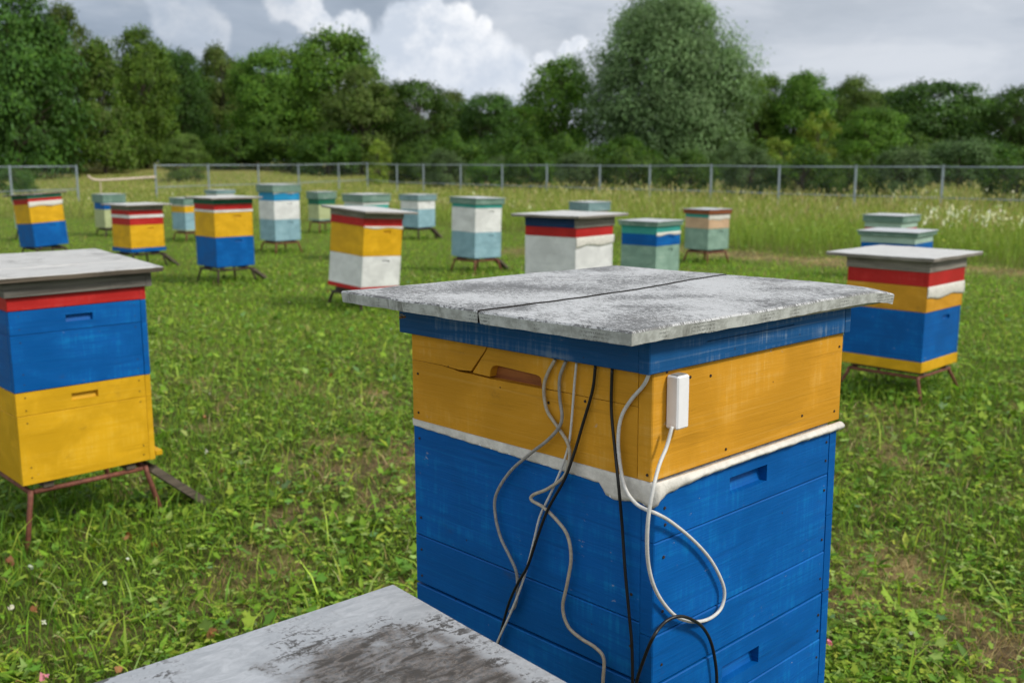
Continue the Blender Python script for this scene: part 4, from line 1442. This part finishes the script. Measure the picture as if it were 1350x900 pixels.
RG, RB = ('roof',), ('roof',)
hive('pale blue hive with thin yellow super and grey-green roof', (-6.47, 19.82), 42, 0.137, 0.50,
     [('bottom_board', 0.160, KHA, 0.004, False), (B_, 0.503, LBL, 0, True), (S_, 0.630, YEL, 0, False), (C_, 0.662, WHI, 0.004, False)],
     ('roof', 0.125, ROOFG, ZINC), 'iron stand under the pale blue hive with thin yellow super', IRON)
hive('tall hive of pale blue, white and bright blue storeys under a green roof', (-4.03, 16.99), 46, 0.164, 0.50,
     [(B_, 0.524, LBL, 0, True), (B_, 0.843, WHI, 0, True), (S_, 0.985, SKYB, 0, True)],
     ('roof', 0.125, ROOFG, ZINC), 'iron stand under the tall pale blue, white and bright blue hive', IRON, clothx=(0.990, 0.962))
hive('khaki green hive with dark green super and grey-green roof', (-4.32, 22.42), 47, 0.19, 0.44,
     [('bottom_board', 0.225, GRN, 0.004, False), (B_, 0.549, KHA, 0, False), (S_, 0.672, DGRN, 0, False)],
     ('roof', 0.16, ROOFG, ZINC), 'iron stand under the khaki green hive', IRON)
hive('white and teal striped hive with flat green roof behind the leaning white hive', (-2.33, 15.69), 46, 0.17, 0.50,
     [(B_, 0.50, LBL, 0, True), (B_, 0.77, WHI, 0, True), (C_, 0.825, TEAL, 0, False), (C_, 0.872, WHI, 0.004, False)],
     ('roof', 0.118, ROOFG, ZINC), 'iron stand under the white and teal striped hive', IRONK)
hive('low pale blue hive with white super and blue-green roof', (-1.90, 20.32), 39, 0.175, 0.50,
     [(B_, 0.541, LBL, 0, False), (S_, 0.715, WHI, 0, True)],
     ('roof', 0.12, ROOFB, ZINC), 'iron stand under the low pale blue hive with white super', ramp='black plank ramp beside the low pale blue hive')
hive('white over pale blue hive with green trimmed roof and dark legs', (-0.52, 13.87), 46, 0.167, 0.50,
     [(B_, 0.526, LBL, 0, True), (B_, 0.865, WHI, 0, True), (C_, 0.912, TEAL, 0.002, False)],
     ('roof', 0.088, ROOFG, ZINC), 'iron stand under the white over pale blue hive', IRON, tilt=(0, math.radians(1.6)), ramp='dark plank ramp beside the white over pale blue hive')
hive('cream hive with pale blue roof showing behind the big white hive', (1.41, 18.41), 52, 0.17, 0.50,
     [(B_, 0.36, LBL, 0, False), (S_, 0.602, PEA, 0, True)],
     ('roof', 0.16, ROOFB, ZINC), 'iron stand under the cream hive with pale blue roof')
hive('sage green hive with blue super, white cloth and teal rim', (1.68, 11.60), 42, 0.19, 0.50,
     [(B_, 0.526, GRN, 0, True), (S_, 0.660, BLUE, 0, True), (R_, 0.755, TEAL, 0.002, False)],
     ('roof', 0.055, ROOFG, ZINC), 'iron stand under the sage green hive with blue super', clothx=(0.685, 0.648, 0.002))
hive('sage green hive with peach super and rust-brown roof', (3.01, 15.30), 52, 0.157, 0.48,
     [(B_, 0.483, GRN, 0, True), (S_, 0.650, PEA, 0, False), (R_, 0.702, TEAL, 0.001, False)],
     ('roof', 0.072, RUST, ZINC), 'iron stand under the sage green hive with peach super', IRON, clothx=(0.695, 0.615))
hive('hive with red band and green roof, rear one behind the wide grey lid', (5.11, 13.12), 45, 0.18, 0.50,
     [(B_, 0.42, GRN, 0, True), (S_, 0.632, RED, 0, False), (R_, 0.707, MINT, 0.002, False)],
     ('roof', 0.09, ROOFG, ZINC), 'iron stand under the hive with red band and green roof')
hive('blue hive with mint rim and green roof behind the wide grey lid', (3.69, 9.12), 40, 0.19, 0.50,
     [(B_, 0.46, GRN, 0, True), (S_, 0.751, BLUE, 0, True), (R_, 0.817, MINT, 0.002, False)],
     ('roof', 0.042, ROOFG, ZINC), 'iron stand under the blue hive with mint rim')
hive('mint hive with lavender super partly hidden by the leaning blue hive', (-9.72, 19.9), 46, 0.17, 0.50,
     [(B_, 0.52, MINT, 0, False), (S_, 0.64, LAV, 0, False), (C_, 0.70, WHI, 0.004, False)],
     ('roof', 0.14, ROOFG, ZINC), 'iron stand under the mint hive with lavender super', ramp='plank ramp beside the mint hive with lavender super')
hive('khaki hive with blue super and green roof behind the two-banded yellow hive', (-8.70, 21.4), 42, 0.10, 0.46,
     [(B_, 0.49, KHA, 0, False), (S_, 0.63, BLUE, 0, False)],
     ('roof', 0.18, ROOFG, ZINC), 'iron stand under the khaki hive with blue super')
hive('hive of which only the pale teal roof shows over the blue and yellow hive', (-7.40, 25.2), 42, 0.20, 0.50,
     [(B_, 0.50, LBL, 0, False), (S_, 0.70, WHI, 0, False)],
     ('roof', 0.09, ROOFB, ZINC), 'iron stand under the hive with pale teal roof')

# ------------------------------------------------------------------ the wired hive in front
MA, MBd = 0.545, 0.509                                   # body sides
NEAR = np.array([0.2004, 1.3326, 1.042])                 # near corner, top of the blue bodies
Rw = (Matrix.Rotation(-0.0045, 3, 'Y') @ Matrix.Rotation(-0.0179, 3, 'X') @ Matrix.Rotation(-0.807, 3, 'Z'))
Rn = np.array(Rw)
ZS = 0.80                                                # bodies' height under that corner
base_w = NEAR + Rn @ np.array([-MA / 2, MBd / 2, -ZS])
main = empty('bee_hive', base_w)
main.rotation_mode = 'QUATERNION'
main.rotation_quaternion = Rw.to_quaternion()
tag(main, 'big blue hive with orange super, flaking grey lid and cables hanging down', 'bee hive', HIVES)
TOL = np.array([MA / 2, -MBd / 2, ZS])                   # near-corner frame -> hive frame


def nl(p):
    return np.array(p) + TOL


def on_face(px, py, face, off):
    r = Rn.T @ ray(px, py)
    o = Rn.T @ (np.array([0, 0, CAM_H]) - NEAR)
    ax, val = (1, -off) if face == 'L' else (0, off)
    return o + r * ((val - o[ax]) / r[ax])


def to_world(p):
    return NEAR + Rn @ np.array(p)


top1 = ZS + 0.008
b1 = put_box(main, 'hive_body', MA, MBd, ZS - 0.2905, top1, BLUE, (0.037, 0.052, 0.0135), boards={'-Y': [ZS - 0.199], '+X': [ZS - 0.214, ZS - 0.073], '+Y': [ZS - 0.15], '-X': [ZS - 0.15]}, slot_u=0.236 - MBd / 2)
b2 = put_box(main, 'hive_body', MA, MBd, ZS - 0.60, ZS - 0.2925, BLUE, (0.045, 0.052, 0.0145), boards={'-Y': [ZS - 0.47], '+X': [ZS - 0.52, ZS - 0.378], '+Y': [ZS - 0.45], '-X': [ZS - 0.45]}, slot_u=0.232 - MBd / 2)
b3 = put_box(main, 'bottom_board', MA + 0.008, MBd + 0.008, 0.0005, ZS - 0.602, BLUE, False)
fx = face_map('+X', MA, MBd, 0, 0, ZS)
fy = face_map('-Y', MA, MBd, 0, 0, ZS)
put_nails(b1, fx, [(u - MBd / 2, v) for u, v in ((0.022, -0.025), (0.022, -0.098), (0.024, -0.05), (0.474, -0.014), (0.474, -0.047), (0.474, -0.10), (0.474, -0.19), (0.022, -0.18), (0.022, -0.262), (0.474, -0.262))])
put_nails(b1, fy, [(u + MA / 2, v) for u, v in ((-0.528, -0.018), (-0.528, -0.165), (-0.528, -0.225), (-0.528, -0.275), (-0.04, -0.24), (-0.04, -0.16))])
put_nails(b2, fx, [(u - MBd / 2, v) for u, v in ((0.022, -0.33), (0.474, -0.33), (0.474, -0.36), (0.474, -0.41), (0.022, -0.42))])

# orange super: cracked front, hand hold where the crack crosses it
YA, YB, YOX, YOY, YZ0, YZ1 = 0.535, 0.528, -0.005, -0.003, 0.0167, 0.180
sup_c = nl((YOX - YA / 2, YOY + YB / 2, 0))
core = MB()
core.box((sup_c[0] - YA / 2 + 0.026, sup_c[1] - YB / 2 + 0.026, ZS + YZ0 + 0.003), (sup_c[0] + YA / 2 - 0.026, sup_c[1] + YB / 2 - 0.026, ZS + YZ1 - 0.001))
sup = core.build('super', DARKW, main)
mpx = face_map('+X', YA, YB, sup_c[0], sup_c[1], ZS)
mpy = lambda u, v, w_: tuple(nl((u, YOY - w_, v)))
T_ = 0.0245
for mpf, L_ in ((mpx, YB), (face_map('+Y', YA, YB, sup_c[0], sup_c[1], ZS), YA), (face_map('-X', YA, YB, sup_c[0], sup_c[1], ZS), YB)):
    m = MB()
    m.board(mpf, -L_ / 2 + (T_ + 0.0008 if mpf is not mpx and L_ == YA else 0), L_ / 2 - (0 if mpf is mpx else T_ + 0.0008), YZ0, YZ1, T_, 0.0016)
    m.build('board', ORA, sup)
XL, XR = YOX - YA, YOX - T_ - 0.0012
for poly in (
    [(XL, .1236), (-.50, .1238), (-.46, .1240), (-.43, .1226), (-.414, .1218), (-.384, .1238), (-.349, .1625), (-.340, .180), (XL, .180)],
    [(-.3795, .1218), (-.36, .1212), (-.338, .1207), (-.3365, .128), (-.3345, .1345), (-.329, .1395), (-.322, .1412), (-.318, .1416), (-.232, .1388), (-.225, .1375), (-.221, .1345), (-.219, .1200),
     (-.17, .1206), (-.12, .1203), (-.07, .1210), (XR, .1208), (XR, .180), (-.3375, .180), (-.3462, .1615)],
    [(XL, YZ0), (XR, YZ0), (XR, .1200), (-.07, .1201), (-.12, .1192), (-.17, .1194), (-.219, .1182), (-.30, .1176), (-.335, .1172), (-.36, .1178), (-.384, .1186), (-.414, .1180), (-.43, .1205), (-.46, .1229), (-.50, .1231), (XL, .1230)],
):
    m = MB()
    m.prism(mpy, poly, T_, random.Random(len(poly)).uniform(-0.0006, 0.0006))
    m.build('board', ORA, sup)
m = MB()
m.board(mpy, -.345, -.212, .1085, .150, 0.008, 0.0, None, -0.0145)
m.build('hand_hold', RAWSLOT, sup)
# bare wood worn through the paint below the crack, as a shallow chip in the board
put_nails(sup, mpx, [(u - YB / 2, v) for u, v in ((0.085, 0.155), (0.135, 0.150), (0.515, 0.148), (0.508, 0.035), (0.05, 0.135), (0.03, 0.17), (0.18, 0.03), (0.40, 0.045))])
put_nails(sup, lambda u, v, w_: mpy(u, v, w_), [(-0.205, 0.099), (-0.525, 0.03), (-0.012, 0.026), (-0.525, 0.10), (-0.13, 0.113)])

# blue rim below the lid
CA, CB, COX, COY, CZ0, CZ1 = 0.5565, 0.5547, 0.0026, -0.020, 0.1725, 0.2235
cc = nl((COX - CA / 2, COY + CB / 2, 0))
core = MB()
core.box((cc[0] - CA / 2 + 0.0205, cc[1] - CB / 2 + 0.0205, ZS + YZ1 + 0.001), (cc[0] + CA / 2 - 0.0205, cc[1] + CB / 2 - 0.0205, ZS + CZ1 - 0.001))
rim = core.build('rim', DARKW, main)
for f, L_ in (('-Y', CA), ('+X', CB), ('+Y', CA), ('-X', CB)):
    m = MB()
    sl = (0.13 - CB / 2, 0.37 - CB / 2, ZS + 0.2035, ZS + 0.2047, 0.006) if f == '+X' else None
    m.board(face_map(f, CA, CB, cc[0], cc[1]), -L_ / 2, L_ / 2 - 0.0195, ZS + CZ0, ZS + CZ1, 0.019, 0.0014, sl)
    m.build('board', BLUE2, rim)

# lid: two overlapping flaking sheets folded round a board
LOX, LOY, LW, LD, LZ = 0.0281, -0.0905, 0.646, 0.7253, 0.2434
x0, x1, y0, y1 = LOX - LW, LOX, LOY, LOY + LD
p0, p1 = nl((x0, y0, LZ)), nl((x1, y1, LZ))
core = MB()
core.box((p0[0] + 0.012, p0[1] + 0.012, ZS + 0.2240), (p1[0] - 0.012, p1[1] - 0.012, ZS + 0.2335))
lid = core.build('lid', GREYW, main)
xs_ = nl((-0.285, 0, 0))[0]
dr = (p1[0], p1[1], 0.10, 0.010)
wavy_sheet(lid, 'lid_sheet', [SHEET, PRINT, JOINT_SHADE], p0[0], xs_ - 0.0054, p0[1], p1[1], ZS + LZ + 0.0010, 0.0195, 26, 44, 0.0022, 5, 0.0025, dr, 'x1', slant=-0.046)
wavy_sheet(lid, 'lid_sheet', [SHEET, PRINT, JOINT_SHADE], xs_, p1[0], p0[1], p1[1], ZS + LZ - 0.0006, 0.0190, 26, 44, 0.0022, 5, 0.0025, dr, 'x0', slant=-0.046)

# cloth caught between super and body: flat strip along one side, rolled along the other
LX = [-.545, -.353, -.181, -.100, -.094, -.075, -.05, -.03, -.012, 0.0]
LZc = [.0035, -.0005, -.0035, -.0055, -.020, -.025, -.021, -.016, -.022, -.021]
RY = [0.0, .011, .03, .06, .119, .26, .40, .515]
RZ = [-.018, -.009, -.004, -.0005, .003, .0045, .0035, .002]


def main_cloth(s):
    tot = 0.545 + 0.515
    d = s * tot
    if d < 0.545:
        x = d - 0.545
        k = sstep(-0.11, -0.02, x)
        return nl((x, 0.0, 0.0165)), nl((x, 0.0, float(np.interp(x, LX, LZc)))), (0.0 + 0.5 * k * float(x > -0.01), -1, 0), 0.0004 + 0.0022 * float(k) * (1 + 0.8 * math.sin(x * 260))
    y = d - 0.545
    k = float(sstep(0.0, 0.10, y))
    return nl((0.0, y, 0.0165)), nl((0.0, y, float(np.interp(y, RY, RZ)))), (1, -0.4 * (1 - k) * float(y < 0.012), 0), 0.0035 + 0.0065 * k + 0.0016 * math.sin(y * 300) * (1 - k)


put_cloth(main, main_cloth, 150, 'cloth_strip', seed=4)
m = MB()
m.box(tuple(nl((-MA + 0.01, 0.01, 0.0090))), tuple(nl((-0.012, MBd - 0.012, 0.0160))))
m.build('cloth_layer', CLOTH, main)
stand(base_w[0], base_w[1], 0.807, float(base_w[2]) - 0.006, 0.50, IRONK, 'iron stand under the big blue hive with cables')

# cables
CABLES = 'cables hanging from the blue hive'


def cable(label, mat, rad, pts, k=7):
    """pts: (px, py, face, stand-off from the blue boards)"""
    W = [to_world(on_face(px, py, f, off)) for px, py, f, off in pts]
    o = np.array(W[0])
    m = MB()
    m.tube([q - o for q in smooth_path(W, k)], rad * 0.88, 9)
    ob = m.build('cable', mat, None, True)
    ob.location = o
    return tag(ob, label, 'cable', CABLES)


O1, O2, O3 = 0.0085, 0.013, 0.018
cable('beige ribbed cable curling over the blue boards down the middle', C_BEIGE, 0.0031,
      [(732, 474, 'L', O1), (722, 492, 'L', O1), (717, 512, 'L', O1), (721, 540, 'L', O1), (735, 562, 'L', O1), (748, 583, 'L', O2), (751, 602, 'L', O2), (744, 627, 'L', O2), (722, 644, 'L', O2), (703, 652, 'L', O2), (701, 659, 'L', O2),
       (716, 668, 'L', O2), (733, 684, 'L', O2), (748, 705, 'L', O1), (753, 735, 'L', O1), (748, 768, 'L', O1), (742, 800, 'L', O1), (749, 825, 'L', O1), (766, 841, 'L', O1), (785, 853, 'L', O1), (796, 868, 'L', O1), (795, 900, 'L', O1), (794, 960, 'L', O1)])
cable('dull grey cable swinging out towards the left edge of the blue boards', C_GREY, 0.0030,
      [(746, 476, 'L', O1), (738, 498, 'L', O1), (738, 525, 'L', O1), (741, 548, 'L', O2), (737, 563, 'L', O2), (722, 580, 'L', O2), (700, 597, 'L', O2), (672, 622, 'L', O1), (654, 652, 'L', O1), (653, 678, 'L', O1), (660, 708, 'L', O1), (672, 733, 'L', O1),
       (681, 755, 'L', O1), (682, 780, 'L', O1), (679, 798, 'L', O1), (672, 806, 'L', O1)])
cable('thin pale cable running straight down beside a black one', C_WHITE, 0.0022,
      [(760, 478, 'L', O1), (757, 510, 'L', O1), (754, 550, 'L', O1), (750, 585, 'L', O1), (741, 615, 'L', O1), (727, 648, 'L', O1), (712, 680, 'L', O1), (704, 712, 'L', O1), (697, 740, 'L', O1), (687, 772, 'L', O2), (673, 808, 'L', O2), (656, 845, 'L', O2), (640, 885, 'L', O2)])
cable('black cable slanting across the pale one', C_BLACK, 0.0027,
      [(785, 482, 'L', O1), (781, 515, 'L', O1), (768, 560, 'L', O1), (757, 597, 'L', O2), (744, 632, 'L', O3), (722, 672, 'L', O3), (707, 712, 'L', O3), (696, 745, 'L', O3), (682, 770, 'L', O3), (672, 792, 'L', O2), (665, 815, 'L', O1), (656, 850, 'L', O1), (645, 890, 'L', O1)])
cable('black cable hanging straight down near the corner', C_BLACK, 0.0027,
      [(807, 484, 'L', O1), (806, 540, 'L', O1), (811, 595, 'L', O2), (816, 645, 'L', O3), (820, 690, 'L', O1), (824, 750, 'L', O1), (829, 805, 'L', O1), (833, 850, 'L', O1), (834, 900, 'L', O1), (834, 960, 'L', O1)])
plug = cable('pale grey looped cable ending in a white plug on the orange super', C_WHITE, 0.0031,
             [(857, 489, 'L', O2), (849, 507, 'L', O1), (832, 527, 'L', O1), (819, 550, 'L', O1), (815, 580, 'L', O2), (818, 615, 'L', O2), (825, 645, 'L', O3), (838, 663, 'L', O3), (851, 671, 'L', O3), (866, 677, 'R', O3), (885, 688, 'R', O2), (912, 710, 'R', O1),
              (935, 735, 'R', O1), (950, 762, 'R', O1), (955, 782, 'R', O1), (950, 802, 'R', O1), (935, 815, 'R', O1), (915, 819, 'R', O1), (893, 813, 'R', O1), (875, 795, 'R', O1), (862, 772, 'R', O2), (855, 745, 'R', 0.016),
              (853, 715, 'R', 0.022), (855, 680, 'R', 0.026), (861, 645, 'R', 0.026), (869, 613, 'R', O3), (879, 588, 'R', 0.014), (886, 562, 'R', 0.012)])
m = MB()
oy_, oz_ = nl((0, 0.0405, 0))[1], ZS + 0.128
lx_ = mpx(0, 0, 0)[0] - 0.0
plug_m = MB()
Pm = lambda u, v, w_: (lx_ + 0.0005 + w_, nl((0, u, 0))[1], ZS + v)
A0 = Pm(0.0255, 0.090, 0.0)
B0 = Pm(0.0525, 0.166, 0.021)
lo, hi = np.minimum(A0, B0), np.maximum(A0, B0)
ctr = (lo + hi) / 2
plug_m.box(tuple(lo - ctr), tuple(hi - ctr), 0.0022)
po = plug_m.build('connector', PLASTIC, plug)
po.matrix_parent_inverse = Matrix.Identity(4)
wc = base_w + Rn @ ctr
po.rotation_mode = 'QUATERNION'
po.rotation_quaternion = Rw.to_quaternion()
po.location = Vector(wc - np.array(plug.location))
# open hollow at the top of the connector
m = MB()
m.box((-0.006, -0.0095, (hi - lo)[2] / 2 + 0.0002), (0.0075, 0.0095, (hi - lo)[2] / 2 + 0.0014))
mm = m.build('connector_cap', C_GREY, po)
cable('black cable bent in an arch at the bottom of the corner', C_BLACK, 0.0029,
      [(832, 960, 'L', O1), (838, 905, 'L', O2), (849, 868, 'L', O3), (862, 838, 'R', O3), (876, 820, 'R', O2), (893, 812, 'R', O3), (910, 815, 'R', O3), (926, 826, 'R', O2), (937, 845, 'R', O1), (943, 872, 'R', O1), (945, 900, 'R', O1), (944, 960, 'R', O1)])

# ------------------------------------------------------------------ the hive whose metal lid fills the foreground
TC = np.array([-0.1719, 1.3510])
tth = math.radians(49.25)                            # direction of its lid edges
d1 = np.array([math.cos(-tth), math.sin(-tth)])           # towards the viewer, right edge
d2 = np.array([-math.sin(tth), -math.cos(tth)])
LS = 0.60
cen = TC + d1 * LS / 2 + d2 * LS / 2
ang = math.atan2(d1[1], d1[0])
th_ = empty('bee_hive', (cen[0], cen[1], 0.20), ang)
tag(th_, 'hive under the smooth soiled grey metal lid', 'bee hive', HIVES)
put_box(th_, 'hive_body', 0.50, 0.50, 0.0005, 0.32, BLUE, True)
put_box(th_, 'hive_body', 0.50, 0.50, 0.3205, 0.60, YEL, True)
put_box(th_, 'rim', 0.53, 0.53, 0.6005, 0.678, GREYW, False)
wavy_sheet(th_, 'lid', [SOILED, ZINC], -LS / 2, LS / 2, -LS / 2, LS / 2, 0.6995, 0.020, 24, 24, 0.0008, 9, 0.0004)
stand(cen[0], cen[1], -ang, 0.20, 0.50, IRONK, 'iron stand under the hive with the soiled metal lid')


# ------------------------------------------------------------------ uncut tufts round the stands
def tufts():
    geo = Geo()
    for cx, cy, zb, a in SPOTS:
        far = math.hypot(cx, cy)
        n = int(900 if far < 8 else 260 if far < 14 else 110)
        x = cx + RS.normal(0, a * 0.55, n)
        y = cy + RS.normal(0, a * 0.55, n)
        z = ground_z(x, y)
        g = max(0.9, min(2.2, far / 6))
        inside = (np.abs(x - cx) + np.abs(y - cy)) < a * 0.80
        h = RS.uniform(0.03, 0.125, n) * (1.25 if far < 8 else 0.62)
        h = np.where(inside, np.minimum(h, zb * 0.50), h)
        base = pick(G_DK + G_MD, n)
        blades(geo, x, y, z, h, RS.uniform(0.004, 0.008, n) * g, h * RS.uniform(0.1, 0.6, n), base, base * 1.3)
        n2 = n // 2
        x = cx + RS.normal(0, a * 0.55, n2)
        y = cy + RS.normal(0, a * 0.55, n2)
        inside = (np.abs(x - cx) + np.abs(y - cy)) < a * 0.85
        hz = RS.uniform(0.02, 0.10, n2) * (1.0 if far < 8 else 0.55)
        hz = np.where(inside, np.minimum(hz, zb * 0.5), hz)
        discs(geo, x, y, ground_z(x, y) + hz, RS.uniform(0.007, 0.019, n2) * min(g, 1.3), RS.uniform(0, 0.9, n2), pick(G_DK + G_DK + G_MD, n2), 10, 0.25)
    geo.build('uncut_tufts', GRASSM, 'taller weeds and grass left standing round the hive stands')


tufts()


# ------------------------------------------------------------------ a bee in flight by the rim
def lathe_body(prof, sides=10):
    m = MB()
    m.tube([(x_, 0, 0) for x_, _ in prof], [r_ for _, r_ in prof], sides)
    return m


BEEM = flat('bee_fur', (0.22, 0.13, 0.05), 0.7, 0.4, 400, 0.0003)
WINGM = flat('bee_wing', (0.45, 0.42, 0.36), 0.3, 0.1, 200, 0.0001)
bw = to_world(on_face(531, 418, 'L', 0.055))
bee = empty('bee', bw, 0.5)
tag(bee, 'brown bee flying below the lid beside the blue rim', 'bee')
lathe_body([(-0.0070, 0.0003), (-0.0058, 0.0016), (-0.0035, 0.0024), (-0.0012, 0.0019), (-0.0004, 0.0009), (0.0006, 0.0019), (0.0022, 0.0021), (0.0034, 0.0011), (0.0040, 0.0014), (0.0053, 0.0013), (0.0061, 0.0004)]).build('body', BEEM, bee, True)
for sy in (-1, 1):
    m = MB()
    pts = [(0.001, 0.0012, 0.0016), (0.003, 0.004, 0.003), (0.0018, 0.0085, 0.0045), (-0.001, 0.0092, 0.0045), (-0.0025, 0.006, 0.003), (-0.0012, 0.002, 0.0018)]
    P = [(x_, sy * y_, z_) for x_, y_, z_ in pts]
    m.add(P + [(x_, y_, z_ + 0.00012) for x_, y_, z_ in P], [tuple(range(6)), tuple(range(11, 5, -1))] + [(k, k + 6, (k + 1) % 6 + 6, (k + 1) % 6) for k in range(6)])
    m.build('wing', WINGM, bee)
